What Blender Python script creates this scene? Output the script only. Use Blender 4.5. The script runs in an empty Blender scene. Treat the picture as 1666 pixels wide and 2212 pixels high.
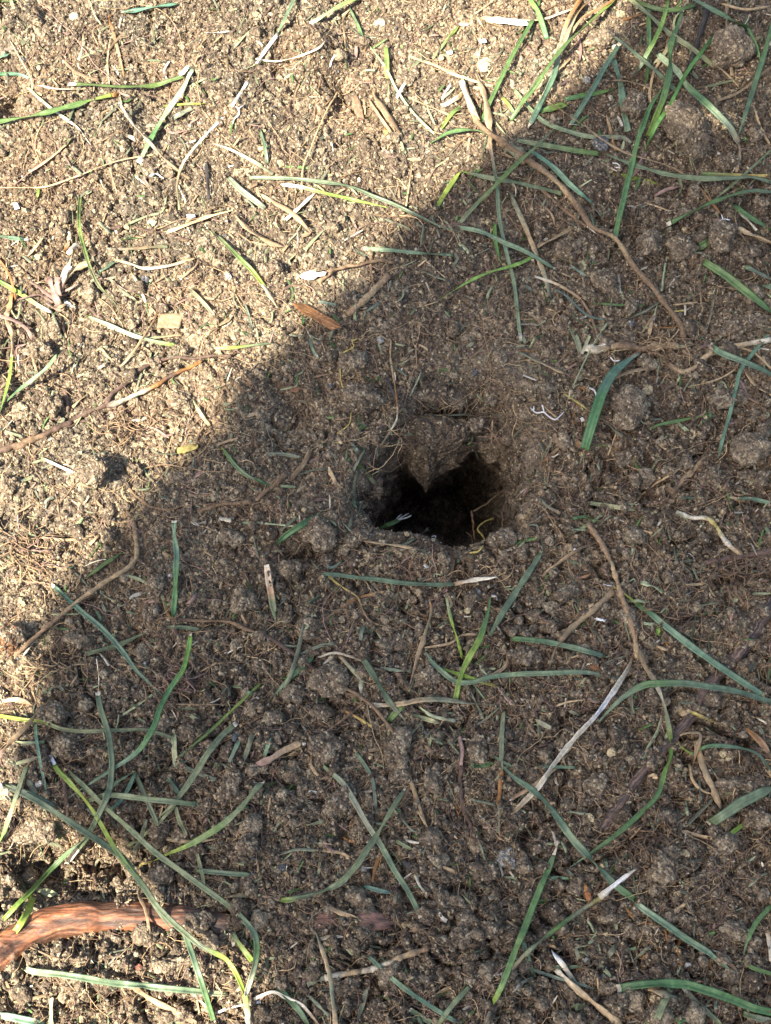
import bpy, math, random
import numpy as np
from math import radians, sin, cos, pi

# ---------------------------------------------------------------- camera, sky, sun, exposure
scene = bpy.context.scene
TILT, DIST, FRAME_W = radians(20.0), 0.60, 0.36
FWD = np.array([0.0, sin(TILT), -cos(TILT)]); UPV = np.array([0.0, cos(TILT), sin(TILT)])
CAM = -DIST * FWD
cam_data = bpy.data.cameras.new("camera"); cam = bpy.data.objects.new("camera", cam_data)
scene.collection.objects.link(cam); scene.camera = cam
cam.location = CAM; cam.rotation_euler = (TILT, 0, 0)
cam_data.sensor_fit = 'HORIZONTAL'; cam_data.sensor_width = 36.0; cam_data.lens = 36.0 * DIST / FRAME_W
cam_data.clip_start = 0.01; cam_data.clip_end = 500.0

SUN_EL, SUN_HX, SUN_HY = radians(50.0), -0.80, -0.60          # towards the sun: left of and behind the camera
SUN = np.array([SUN_HX * cos(SUN_EL), SUN_HY * cos(SUN_EL), sin(SUN_EL)])
world = bpy.data.worlds.new("World"); scene.world = world; world.use_nodes = True
wn = world.node_tree.nodes; wl = world.node_tree.links; wn.clear()
sky = wn.new("ShaderNodeTexSky"); sky.sky_type = 'NISHITA'; sky.sun_disc = False; sky.dust_density = 3.2; sky.ozone_density = 1.0; sky.air_density = 1.0
sky.sun_elevation = SUN_EL; sky.sun_rotation = math.atan2(SUN_HX, SUN_HY)
bg = wn.new("ShaderNodeBackground"); bg.inputs["Strength"].default_value = 0.092
wo = wn.new("ShaderNodeOutputWorld")
wl.new(sky.outputs["Color"], bg.inputs["Color"]); wl.new(bg.outputs["Background"], wo.inputs["Surface"])
sun_data = bpy.data.lights.new("sun", 'SUN'); sun_data.energy = 5.0; sun_data.angle = radians(0.53); sun_data.color = (1.0, 0.93, 0.80)
sun = bpy.data.objects.new("sun", sun_data); scene.collection.objects.link(sun)
from mathutils import Vector
sun.rotation_euler = Vector(SUN).to_track_quat('Z', 'Y').to_euler(); sun.location = (-1.5, -1.2, 2.5)
scene.view_settings.view_transform = 'Standard'; scene.view_settings.look = 'None'
scene.view_settings.exposure = 1.75; scene.view_settings.gamma = 1.0
scene.cycles.max_bounces = 6

rng = np.random.default_rng(7); random.seed(7)
PX = FRAME_W / 1666.0                                          # metres per unit of the 1666-wide layout drawing
def rays(dx, dy):
    """layout units -> ray directions from the camera"""
    u = (np.asarray(dx, float) - 833.0) * PX; v = (1106.0 - np.asarray(dy, float)) * PX
    return u, UPV[1] * v + FWD[1] * DIST, UPV[2] * v + FWD[2] * DIST
def at(dx, dy, z=0.0):
    rx, ry, rz = rays(dx, dy); t = (z - CAM[2]) / rz
    return CAM[0] + rx * t, CAM[1] + ry * t
def to_layout(x, y, z):
    px, py, pz = x - CAM[0], y - CAM[1], z - CAM[2]
    dep = py * FWD[1] + pz * FWD[2]; v = (py * UPV[1] + pz * UPV[2]) / dep * DIST; u = px / dep * DIST
    return 833.0 + u / PX, 1106.0 - v / PX

# ---------------------------------------------------------------- noise
def _h(ix, iy, seed, iz=0):
    n = (ix.astype(np.int64) * 374761393 + iy.astype(np.int64) * 668265263 + np.int64(seed) * 974634777 + np.asarray(iz).astype(np.int64) * 2147483647) & 0xffffffff
    n = ((n ^ (n >> 13)) * 1274126177) & 0xffffffff
    n = ((n ^ (n >> 16)) * 2246822519) & 0xffffffff
    n = n ^ (n >> 15)
    return (n & 0xffffff).astype(np.float32) / np.float32(0xffffff)
def vnoise(x, y, cell, seed):
    x = x / cell; y = y / cell
    ix = np.floor(x); iy = np.floor(y); fx = (x - ix).astype(np.float32); fy = (y - iy).astype(np.float32)
    fx = fx * fx * (3 - 2 * fx); fy = fy * fy * (3 - 2 * fy)
    a = _h(ix, iy, seed); b = _h(ix + 1, iy, seed); c = _h(ix, iy + 1, seed); d = _h(ix + 1, iy + 1, seed)
    return (a + (b - a) * fx) * (1 - fy) + (c + (d - c) * fx) * fy - 0.5
def fbm(x, y, cell, seed, octv=3):
    s = 0; a = 1.0
    for k in range(octv):
        s = s + a * vnoise(x * (0.8 + .05 * k) + y * 0.6, y * 0.8 - x * 0.6, cell / 2 ** k, seed + 17 * k); a *= 0.5
    return s
def domes(x, y, cell, seed, rmin=.35, rmax=.75, keep=1.0):
    """highest of the lumps scattered one per cell; height in units of the cell, and a random number of the winning lump"""
    gx = x / cell; gy = y / cell; ix = np.floor(gx); iy = np.floor(gy)
    best = np.zeros(gx.shape, np.float32); rid = np.full(gx.shape, .5, np.float32)
    for ox in (-1, 0, 1):
        for oy in (-1, 0, 1):
            cx = ix + ox; cy = iy + oy
            px = cx + _h(cx, cy, seed); py = cy + _h(cx, cy, seed + 1)
            r = rmin + (rmax - rmin) * _h(cx, cy, seed + 2) ** 2
            k = _h(cx, cy, seed + 3); r = np.where(k < keep, r, 0.001)
            q = 1 - ((gx - px) ** 2 + (gy - py) ** 2) / (r * r)
            hgt = np.where(q > 0, r * np.sqrt(np.maximum(q, 0)), 0).astype(np.float32)
            m = hgt > best
            best = np.where(m, hgt, best); rid = np.where(m, _h(cx, cy, seed + 4), rid)
    return best, rid
def noise3(p, cell, seed):
    q = p / cell; i = np.floor(q); f = (q - i); f = f * f * (3 - 2 * f); s = 0
    for a in (0, 1):
        for b in (0, 1):
            for c in (0, 1):
                w = (f[:, 0] if a else 1 - f[:, 0]) * (f[:, 1] if b else 1 - f[:, 1]) * (f[:, 2] if c else 1 - f[:, 2])
                s = s + w * _h(i[:, 0] + a, i[:, 1] + b, seed, i[:, 2] + c)
    return s - 0.5
def domes3(p, cell, seed, rmin=.4, rmax=.8):
    q = p / cell; i = np.floor(q); best = np.zeros(len(p)); rid = np.full(len(p), .5)
    for a in (-1, 0, 1):
        for b in (-1, 0, 1):
            for c in (-1, 0, 1):
                X, Y, Z = i[:, 0] + a, i[:, 1] + b, i[:, 2] + c
                d2 = (q[:, 0] - X - _h(X, Y, seed, Z)) ** 2 + (q[:, 1] - Y - _h(X, Y, seed + 1, Z)) ** 2 + (q[:, 2] - Z - _h(X, Y, seed + 2, Z)) ** 2
                r = rmin + (rmax - rmin) * _h(X, Y, seed + 3, Z) ** 2; k = 1 - d2 / (r * r)
                hh = np.where(k > 0, r * np.sqrt(np.maximum(k, 0)), 0); m = hh > best
                best = np.where(m, hh, best); rid = np.where(m, _h(X, Y, seed + 4, Z), rid)
    return best, rid

# ---------------------------------------------------------------- materials
def new_mat(name):
    m = bpy.data.materials.new(name); m.use_nodes = True; nt = m.node_tree
    b = nt.nodes["Principled BSDF"]; return m, nt, b
def col_noise(nt, scale, lo, hi, detail=3.0, stretch=None):
    at_ = nt.nodes.new("ShaderNodeAttribute"); at_.attribute_name = "Col"
    tc = nt.nodes.new("ShaderNodeTexCoord"); nz = nt.nodes.new("ShaderNodeTexNoise")
    nz.inputs["Scale"].default_value = scale; nz.inputs["Detail"].default_value = detail
    nt.links.new(tc.outputs["Object"], nz.inputs["Vector"])
    mr = nt.nodes.new("ShaderNodeMapRange"); mr.inputs["From Min"].default_value = .3; mr.inputs["From Max"].default_value = .7
    mr.inputs["To Min"].default_value = lo; mr.inputs["To Max"].default_value = hi
    nt.links.new(nz.outputs["Fac"], mr.inputs["Value"])
    mx = nt.nodes.new("ShaderNodeVectorMath"); mx.operation = 'SCALE'
    nt.links.new(at_.outputs["Color"], mx.inputs[0]); nt.links.new(mr.outputs["Result"], mx.inputs["Scale"])
    return mx.outputs[0], nz, tc
def mat_soil():
    m, nt, b = new_mat("soil"); c, nz, tc = col_noise(nt, 1500, .72, 1.28, 4)
    nt.links.new(c, b.inputs["Base Color"]); b.inputs["Roughness"].default_value = .95
    b.inputs["Specular IOR Level"].default_value = .15
    vo = nt.nodes.new("ShaderNodeTexVoronoi"); vo.inputs["Scale"].default_value = 1050; nt.links.new(tc.outputs["Object"], vo.inputs["Vector"])
    sx = nt.nodes.new("ShaderNodeSeparateColor"); nt.links.new(vo.outputs["Color"], sx.inputs["Color"])      # each grain its own tone
    gr = nt.nodes.new("ShaderNodeMapRange"); gr.inputs["To Min"].default_value = .62; gr.inputs["To Max"].default_value = 1.42; nt.links.new(sx.outputs["Red"], gr.inputs["Value"])
    gm = nt.nodes.new("ShaderNodeVectorMath"); gm.operation = 'SCALE'; nt.links.new(c, gm.inputs[0]); nt.links.new(gr.outputs["Result"], gm.inputs["Scale"])
    pl = nt.nodes.new("ShaderNodeMath"); pl.operation = 'GREATER_THAN'; pl.inputs[1].default_value = .955; nt.links.new(sx.outputs["Green"], pl.inputs[0])
    mxp = nt.nodes.new("ShaderNodeMix"); mxp.data_type = 'RGBA'; nt.links.new(pl.outputs[0], mxp.inputs[0]); nt.links.new(gm.outputs[0], mxp.inputs[6]); mxp.inputs[7].default_value = (.40, .33, .22, 1)
    nt.links.new(mxp.outputs[2], b.inputs["Base Color"])
    vb = nt.nodes.new("ShaderNodeBump"); vb.invert = True; vb.inputs["Strength"].default_value = .75; vb.inputs["Distance"].default_value = .0009; nt.links.new(vo.outputs["Distance"], vb.inputs["Height"])
    n2 = nt.nodes.new("ShaderNodeTexNoise"); n2.inputs["Scale"].default_value = 1100; n2.inputs["Detail"].default_value = 5
    nt.links.new(tc.outputs["Object"], n2.inputs["Vector"])
    bp = nt.nodes.new("ShaderNodeBump"); bp.inputs["Strength"].default_value = .7; bp.inputs["Distance"].default_value = .0006; nt.links.new(vb.outputs["Normal"], bp.inputs["Normal"])
    nt.links.new(n2.outputs["Fac"], bp.inputs["Height"]); nt.links.new(bp.outputs["Normal"], b.inputs["Normal"])
    return m
def mat_plant(name, rough, spec, scale=500, lo=.75, hi=1.25):
    m, nt, b = new_mat(name); c, nz, tc = col_noise(nt, scale, lo, hi, 4)
    nt.links.new(c, b.inputs["Base Color"]); b.inputs["Roughness"].default_value = rough
    b.inputs["Specular IOR Level"].default_value = spec
    bp = nt.nodes.new("ShaderNodeBump"); bp.inputs["Strength"].default_value = .35; bp.inputs["Distance"].default_value = .0004
    nt.links.new(nz.outputs["Fac"], bp.inputs["Height"]); nt.links.new(bp.outputs["Normal"], b.inputs["Normal"])
    return m
def mat_bark(name):
    m, nt, b = new_mat(name); c, nz, tc = col_noise(nt, 240, .45, 1.6, 6)
    mp = nt.nodes.new("ShaderNodeMapping"); mp.inputs["Scale"].default_value = (.35, 1.6, 1.6)
    mp.inputs["Rotation"].default_value = (0, 0, radians(-14))
    nt.links.new(tc.outputs["Object"], mp.inputs["Vector"]); nt.links.new(mp.outputs["Vector"], nz.inputs["Vector"])
    nt.links.new(c, b.inputs["Base Color"]); b.inputs["Roughness"].default_value = .6
    bp = nt.nodes.new("ShaderNodeBump"); bp.inputs["Strength"].default_value = .9; bp.inputs["Distance"].default_value = .0015
    nt.links.new(nz.outputs["Fac"], bp.inputs["Height"]); nt.links.new(bp.outputs["Normal"], b.inputs["Normal"])
    return m
SOIL = mat_soil(); BLADE = mat_plant("grass_leaf", .45, .5); STRAW = mat_plant("dry_straw", .65, .3, 600, .7, 1.3)
ROOTM = mat_plant("root_skin", .75, .2, 700, .6, 1.35); BARK = mat_bark("root_bark"); WHITE = mat_plant("white_fibre", .8, .2, 500, .85, 1.1)

# ---------------------------------------------------------------- mesh helper
def mk(name, V, F, C, mat, parent=None, origin=None, smooth=True):
    """V (n,3), F (m,3|4) index array (or list of arrays), C (n,3) colours -> linked mesh object"""
    V = np.asarray(V, np.float32); o0 = np.zeros(3) if origin is None else np.asarray(origin, float)
    Fs = F if isinstance(F, list) else [F]
    me = bpy.data.meshes.new(name); nl = sum(f.size for f in Fs); nf = sum(len(f) for f in Fs)
    me.vertices.add(len(V)); me.vertices.foreach_set("co", (V - o0.astype(np.float32)).ravel())
    me.loops.add(nl); me.loops.foreach_set("vertex_index", np.concatenate([f.ravel() for f in Fs]).astype(np.int32))
    me.polygons.add(nf); cnt = np.concatenate([np.full(len(f), f.shape[1], np.int32) for f in Fs])
    me.polygons.foreach_set("loop_start", np.concatenate([[0], np.cumsum(cnt)[:-1]]).astype(np.int32))
    me.update(calc_edges=True)
    me.polygons.foreach_set("use_smooth", np.full(nf, smooth, bool))
    ca = me.color_attributes.new("Col", 'FLOAT_COLOR', 'POINT')
    c4 = np.ones((len(V), 4), np.float32); c4[:, :3] = C; ca.data.foreach_set("color", c4.ravel())
    me.materials.append(mat); me.validate()
    o = bpy.data.objects.new(name, me); scene.collection.objects.link(o)
    if parent is not None: o.parent = parent
    elif origin is not None: o.location = o0
    return o
def tag(o, label=None, cat=None, group=None, kind=None):
    for k, v in (("label", label), ("category", cat), ("group", group), ("kind", kind)):
        if v: o[k] = v
    return o
# ---------------------------------------------------------------- the ground: one sheet with the burrow sunk into it
STEP = 0.0005
def axis(lo, hi, far):
    core = np.arange(lo, hi, STEP); out = []; d = STEP; p = hi
    while p < far:
        d *= 1.18; p += d; out.append(p)
    neg = []; d = STEP; p = lo
    while p > -far:
        d *= 1.18; p -= d; neg.append(p)
    return np.concatenate([np.array(neg[::-1]), core, np.array(out)]), len(neg), len(core)
AX, NX0, NXC = axis(-0.235, 0.235, 60.0); AY, NY0, NYC = axis(-0.285, 0.325, 60.0)

def poly_w(pts):
    P = np.array(pts, float); z = P[:, 2] if P.shape[1] > 2 else np.zeros(len(P))
    x, y = at(P[:, 0], P[:, 1], z); return np.stack([x, y], 1)
def poly_dist(x, y, P):
    """distance to the outline and inside flag"""
    d = np.full(x.shape, 1e9); ins = np.zeros(x.shape, bool); n = len(P)
    for i in range(n):
        a, b = P[i], P[(i + 1) % n]; ex, ey = b - a; t = np.clip(((x - a[0]) * ex + (y - a[1]) * ey) / (ex * ex + ey * ey), 0, 1)
        d = np.minimum(d, np.hypot(x - a[0] - t * ex, y - a[1] - t * ey))
        c = (a[1] > y) != (b[1] > y)
        ins ^= c & (x < (b[0] - a[0]) * (y - a[1]) / (b[1] - a[1] + 1e-12) + a[0])
    return d, ins
RIM = poly_w([(745,1150),(735,1060),(785,965),(850,900),(905,800),(965,760),(1060,775),(1165,845),(1205,930),(1190,1030),(1152,1085),(1140,1138),(1060,1163),(990,1188),(920,1172),(860,1160),(800,1165)])
PIT = poly_w([(792,1125,0),(785,1070,0),(812,1020,-.01),(870,985,-.03),(935,1030,-.045),(985,1000,-.045),(1030,975,-.045),(1082,995,-.04),(1115,1055,-.025),(1128,1100,-.01),(1122,1135,0),(1065,1160,0),(1010,1178,0),(975,1180,0),(925,1153,0),(880,1143,0),(835,1140,0)])
# broad humps and hollows: x, y, radius x, radius y (layout units), height in mm
MACRO = [(690,130,60,70,9),(735,190,30,60,-7),(20,215,40,50,-10),(60,70,60,50,5),(180,1850,150,60,-17),(60,1875,60,50,-10),(250,2090,260,50,5),(120,1750,70,60,4),
 (60,1640,80,70,5),(1490,280,90,80,8),(1240,170,70,60,4),(640,1130,70,50,4),(480,840,60,60,4),(1310,910,70,80,6),(1000,690,120,60,2),(200,1030,70,50,6),(60,1060,60,40,4),
 (90,880,50,50,4),(640,900,50,60,-5),(720,830,40,40,-5),(660,1190,60,25,-7),(550,1020,90,60,3),(1130,1010,40,60,5),(1130,1120,60,40,5),(930,1210,120,30,3),
 (1480,2130,120,80,3),(560,1800,120,80,3),(300,1400,80,50,-4),(380,1290,60,60,3),(1060,1560,120,60,-3),(820,1470,60,50,3),(1450,1870,120,70,3),(700,2010,160,60,5),
 (930,1960,90,70,3),(1200,1950,90,60,-3),(1350,620,80,60,3),(1180,480,100,80,-4),(1540,560,90,80,4),(300,600,160,60,2),(160,700,90,80,-2),(560,300,160,90,2),(420,140,80,70,3),(330,210,50,50,-4)]
def height(x, y):
    """soil height, lump colour number and clay share at world x, y (arrays)"""
    x = np.asarray(x, float); y = np.asarray(y, float)
    fade = np.clip(1.0 - (np.maximum(np.abs(x) - .24, np.abs(y - .02) - .31)) / .35, 0, 1)
    far = np.clip(1.0 - (np.maximum(np.abs(x), np.abs(y)) - .4) / 1.5, 0.0, 1.0)
    h = .0045 * fbm(x, y, .07, 11, 2) + .003 * fbm(x, y, .024, 31, 2)
    for mx_, my_, ra, rb, hh in MACRO:
        wx, wy = at(mx_, my_); q = ((x - wx) / (ra * PX)) ** 2 + ((y - wy) / (rb * PX)) ** 2
        h = h + np.where(q < 9, hh * .0014 * np.exp(-q * .9), 0)
    wx = x + .0055 * fbm(x, y, .009, 51, 4); wy = y + .0055 * fbm(x, y, .009, 52, 4)
    rough = np.clip(.62 + .9 * fbm(x, y, .06, 61, 2) + .3 * np.clip((.02 - y) / .12, -1, 1) * .6, .3, 1.5)
    pack = np.clip(.5 + (y * .75 - x * .85 - .012) / .09 + .9 * fbm(x, y, .05, 62, 2), 0, 1); pack = pack * pack * (3 - 2 * pack)   # trodden, finer soil away from the burrow
    rough = rough * (1 - .45 * pack); fine = 1 - .38 * pack
    d1, r1 = domes(wx, wy, .017, 101, .3, .7, .55); d2, r2 = domes(wx, wy, .0075, 111, .3, .75, .8)
    w2x = x + .0022 * fbm(x, y, .0035, 53, 3); w2y = y + .0022 * fbm(x, y, .0035, 54, 3)
    d3, r3 = domes(w2x, w2y, .0035, 121, .35, .8, .85); d4, r4 = domes(w2x, w2y, .0018, 131, .35, .8, .9)
    h = h + rough * (.0075 * d1 + .0046 * d2) + fine * (.0023 * d3 + .0019 * d4 + .0027 * fbm(x, y, .0016, 71, 2)) + .0028 * rough * fbm(x, y, .0055, 72, 3)
    # cracks between the crumb masses
    rd = np.abs(fbm(x + .004 * vnoise(x, y, .012, 77), y, .028, 81, 3)); h = h - .009 * rough * np.clip(1 - rd / .075, 0, 1) ** 1.4
    h = h * fade + .004 * (1 - fade) * far
    clay = np.zeros(x.shape); drop_all = np.zeros(x.shape)
    near = (np.abs(x - .02) < .11) & (np.abs(y - .02) < .11)
    if near.any():
        nx, ny = x[near], y[near]
        jit = .0022 * fbm(nx, ny, .008, 91, 3)
        dr, ir = poly_dist(nx, ny, RIM); dp, ip = poly_dist(nx, ny, PIT); dr = dr + jit; dp = dp + jit
        t = np.clip(np.where(ir, dr / (np.abs(dr) + np.maximum(dp, 0) + 1e-9), 0), 0, 1); t = np.where(ip, 1, t)
        far_side = np.clip((ny - at(0, 1130)[1]) / .03, .12, 1)
        drop = np.where(ir | ip, .046 * far_side * t ** 1.35, 0)
        drop = drop + np.where(ip, np.minimum(.15, np.maximum(dp, 0) * 9.0), 0)
        sx, sy = at(968, 884, -.012); q = ((nx - sx) / (46 * PX)) ** 2 + ((ny - sy) / (12 * PX)) ** 2
        drop = drop + .022 * np.clip(1.3 - q, 0, 1)
        cx, cy = at(1085, 800); q = ((nx - cx) / (150 * PX)) ** 2 + ((ny - cy) / (75 * PX)) ** 2
        cl = np.clip(1.4 - q, 0, 1); clay[near] = cl
        base = .003 * fbm(nx, ny, .03, 33, 2) + .0013 * fbm(nx, ny, .005, 34, 3)
        hh = h[near]; keep = 1 - .45 * cl
        h[near] = hh * keep + base * (1 - keep) - drop; drop_all[near] = drop
    return h, (r1, r2, r3, r4, drop_all), clay

X2, Y2 = np.meshgrid(AX, AY); SH = X2.shape
HZ, RID, CLAY = height(X2.ravel(), Y2.ravel()); HG = HZ.reshape(SH)
DARK, MID, TAN, CLY = (np.array(c) for c in ((.078, .058, .040), (.152, .114, .077), (.33, .262, .168), (.20, .165, .113)))
def soil_colour(x, y, r1, r2, r3, r4, clay):
    t = np.clip(.42 + .40 * fbm(x, y, .05, 201, 3) + .28 * (r2 - .5) + .45 * (r3 - .5) + .62 * (r4 - .5) + .5 * fbm(x, y, .0016, 202, 2), 0, 1)[:, None]
    c = np.where(t < .5, DARK + (MID - DARK) * t * 2, MID + (TAN - MID) * (t * 2 - 1))
    red = np.clip(fbm(x, y, .03, 211, 2), -.4, .4)[:, None]; c = c * (1 + red * np.array([.16, -.02, -.16]))
    sp = (r4 > .95)[:, None]; c = np.where(sp, c * .3 + np.array([.46, .36, .21]) * .7, c)
    return c * (1 - .6 * clay[:, None]) + CLY * .6 * clay[:, None]
CG = soil_colour(X2.ravel(), Y2.ravel(), RID[0], RID[1], RID[2], RID[3], CLAY)
PG = np.stack([X2.ravel(), Y2.ravel(), HZ.astype(np.float64)], 1); dr_ = RID[4] > .002; pw = PG[dr_]; am = np.clip((RID[4][dr_] - .002) / .012, 0, 1)
for k_, (cell_, amp_) in enumerate(((.011, .007), (.005, .0045), (.0026, .0022))):     # the burrow's wall is lumpy, not drawn straight down
    PG[dr_, 0] += amp_ * am * noise3(pw, cell_, 501 + k_); PG[dr_, 1] += amp_ * am * noise3(pw, cell_, 511 + k_)
PG[:, 1] += .40 * np.maximum(RID[4] - .045, 0)
nn_ = (noise3(pw, .0035, 521) + .7 * noise3(pw, .0015, 522))[:, None] * am[:, None]
CG[dr_] = CG[dr_] * (1 - am[:, None]) + am[:, None] * (MID * .8 + CLY * .2) * (1 + 1.1 * nn_)
ny_, nx_ = SH; idx = np.arange(ny_ * nx_).reshape(SH)
QG = np.stack([idx[:-1, :-1], idx[:-1, 1:], idx[1:, 1:], idx[1:, :-1]], -1).reshape(-1, 4)
ground = mk("ground", PG, QG, CG, SOIL)
tag(ground, "dark brown crumbly soil with an open burrow hole", "soil", kind="structure")

HC = HG[NY0:NY0 + NYC, NX0:NX0 + NXC].astype(np.float64); CX0, CY0 = AX[NX0], AY[NY0]
def blur(a, r):
    for ax in (0, 1):
        c = np.cumsum(np.pad(a, [(r + 1, r) if k == ax else (0, 0) for k in (0, 1)], mode='edge'), ax)
        a = (np.take(c, range(2 * r + 1, c.shape[ax]), ax) - np.take(c, range(0, c.shape[ax] - 2 * r - 1), ax)) / (2 * r + 1)
    return a
HS = blur(blur(HC, 4), 4)
def samp(A, x, y):
    fx = np.clip((np.asarray(x) - CX0) / STEP, 0, NXC - 1.01); fy = np.clip((np.asarray(y) - CY0) / STEP, 0, NYC - 1.01)
    i = fx.astype(int); j = fy.astype(int); a = fx - i; b = fy - j
    return (A[j, i] * (1 - a) + A[j, i + 1] * a) * (1 - b) + (A[j + 1, i] * (1 - a) + A[j + 1, i + 1] * a) * b
def drop_at(dx, dy, lift=0.0, A=None):
    """layout point -> the place on the soil that stands there"""
    A = HS if A is None else A; z = np.zeros(np.shape(dx)) if np.ndim(dx) else 0.0
    for _ in range(6):
        x, y = at(dx, dy, z); z = np.maximum(samp(A, x, y), -.05) + lift
    return x, y, z
# ---------------------------------------------------------------- builders
COL = {'g': (.090, .155, .046), 'b': (.128, .168, .088), 'l': (.19, .27, .045), 'p': (.29, .31, .17), 's': (.36, .255, .14), 'w': (.55, .48, .35), 'o': (.30, .145, .05),
       't': (.22, .145, .085), 'r': (.11, .072, .052), 'm': (.26, .165, .13), 'd': (.16, .165, .105), 'y': (.42, .33, .10), 'x': (.78, .75, .70), 'k': (.045, .04, .035)}
WORD = {'g': 'green', 'b': 'blue-green', 'l': 'lime-green', 'p': 'pale green', 's': 'straw-coloured', 'w': 'bleached', 'o': 'orange-brown', 't': 'tan', 'r': 'dark reddish',
        'm': 'pinkish-brown', 'd': 'grey-green', 'y': 'yellowish', 'x': 'white', 'k': 'blackish'}
def spline(P, n):
    P = np.asarray(P, float); m = len(P)
    if m == 2: P = np.array([P[0], (P[0] + P[1]) / 2, P[1]]); m = 3
    L = np.concatenate([[0], np.cumsum(np.sqrt(np.linalg.norm(np.diff(P, axis=0), axis=1) + 1e-9))])
    tan = np.zeros_like(P)
    for i in range(m):
        a, b = max(i - 1, 0), min(i + 1, m - 1); tan[i] = (P[b] - P[a]) / (L[b] - L[a])
    out = []; ts = np.linspace(0, L[-1], n)
    for t in ts:
        i = min(np.searchsorted(L, t, 'right') - 1, m - 2); h = L[i + 1] - L[i]; s = (t - L[i]) / h
        out.append((2*s**3-3*s*s+1) * P[i] + (s**3-2*s*s+s) * h * tan[i] + (-2*s**3+3*s*s) * P[i+1] + (s**3-s*s) * h * tan[i+1])
    return np.array(out)
def smooth1(z, k):
    for _ in range(k):
        z = np.concatenate([[z[0]], .25 * z[:-2] + .5 * z[1:-1] + .25 * z[2:], [z[-1]]])
    return z
def lay(D, w, lift=0.0, arch=0.0, stiff=True, ends=None):
    """layout path -> world path lying on the soil, bridging the hollows; arch and ends in metres"""
    n = len(D); x, y, z = drop_at(D[:, 0], D[:, 1])
    zz = np.maximum(samp(HS, x, y), samp(HC, x, y) - .0008)
    zz = np.maximum(zz, -.05)
    if n == 260: zz = smooth1(np.convolve(np.pad(zz, 40, mode='edge'), np.ones(81) / 81, 'valid'), 200)
    if stiff:
        k = max(1, n // 9); pad = np.pad(zz, k, mode='edge'); mx_ = np.max([pad[i:i + n] for i in range(2 * k + 1)], 0)
        zz = np.maximum(smooth1(.55 * mx_ + .45 * zz, 10), samp(HC, x, y) * .75 + .25 * zz)
        zz = smooth1(zz, 5)
    t = np.linspace(0, 1, n); zz = zz + .25 * w + lift + arch * 4 * t * (1 - t)
    if ends is not None: zz = zz + ends[0] * (1 - t) ** 2 + ends[1] * t ** 2
    x, y = at(D[:, 0], D[:, 1], zz); return np.stack([x, y, zz], 1)
def frames(P):
    T = np.gradient(P if len(P) < 200 else np.stack([smooth1(P[:, q], 60) for q in range(3)], 1), axis=0); T /= np.linalg.norm(T, axis=1)[:, None] + 1e-12
    S = np.cross(T, [0, 0, 1.0]); S /= np.linalg.norm(S, axis=1)[:, None] + 1e-9
    N = np.cross(S, T); return T, S, N
def skin(P, W, section, roll=None, noise=0.0, seed=0):
    """sweep a closed section (k,2) along P with half widths W -> verts, quads, ring count"""
    T, S, N = frames(P); k = len(section); n = len(P)
    if roll is not None:
        c, s = np.cos(roll)[:, None], np.sin(roll)[:, None]; S, N = S * c + N * s, N * c - S * s
    sec = np.asarray(section); rr = np.random.default_rng(seed)
    J = 1 + noise * smooth1(rr.normal(size=(n, k)), 1) if noise else np.ones((n, k))
    V = P[:, None, :] + (S[:, None, :] * sec[None, :, :1] + N[:, None, :] * sec[None, :, 1:]) * (W[:, None] * J)[:, :, None]
    i = np.arange(n - 1)[:, None] * k; j = np.arange(k)[None, :]; jn = (j + 1) % k
    Q = np.stack([i + j, i + jn, i + k + jn, i + k + j], -1).reshape(-1, 4)
    cap = [np.arange(k)[None, ::-1].copy(), (np.arange(k) + (n - 1) * k)[None, :].copy()]
    return V.reshape(-1, 3), [Q] + cap, k
def blade_sec(fold, th):
    top = [(s, abs(s) * fold) for s in (-1, -.62, -.3, 0, .3, .62, 1)]; bot = [(s, abs(s) * fold - th) for s in (.62, 0, -.62)]
    return np.array(top + bot)
RIB = np.array([.86, 1.12, .92, 1.18, .92, 1.12, .86, .9, .9, .9])
FLAT = np.array([(cos(a), .24 * sin(a)) for a in np.linspace(0, 2 * pi, 8, endpoint=False)])
ROUND = np.array([(cos(a), sin(a)) for a in np.linspace(0, 2 * pi, 9, endpoint=False)])
def grad(cols, t):
    A = np.array([COL[c] for c in cols]); 
    if len(A) == 1: return np.repeat(A, len(t), 0)
    f = np.clip(t, 0, 1) * (len(A) - 1); i = np.minimum(f.astype(int), len(A) - 2); u = (f - i)[:, None]; u = u * u * (3 - 2 * u)
    return A[i] * (1 - u) + A[i + 1] * u
CROP = 1 / 3.0
def to_d(crop, pts):
    P = np.array(pts, float) * CROP; return P + np.array([555.3 * int(crop[0]), 553.1 * int(crop[1])])
seed_n = [100]
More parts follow.
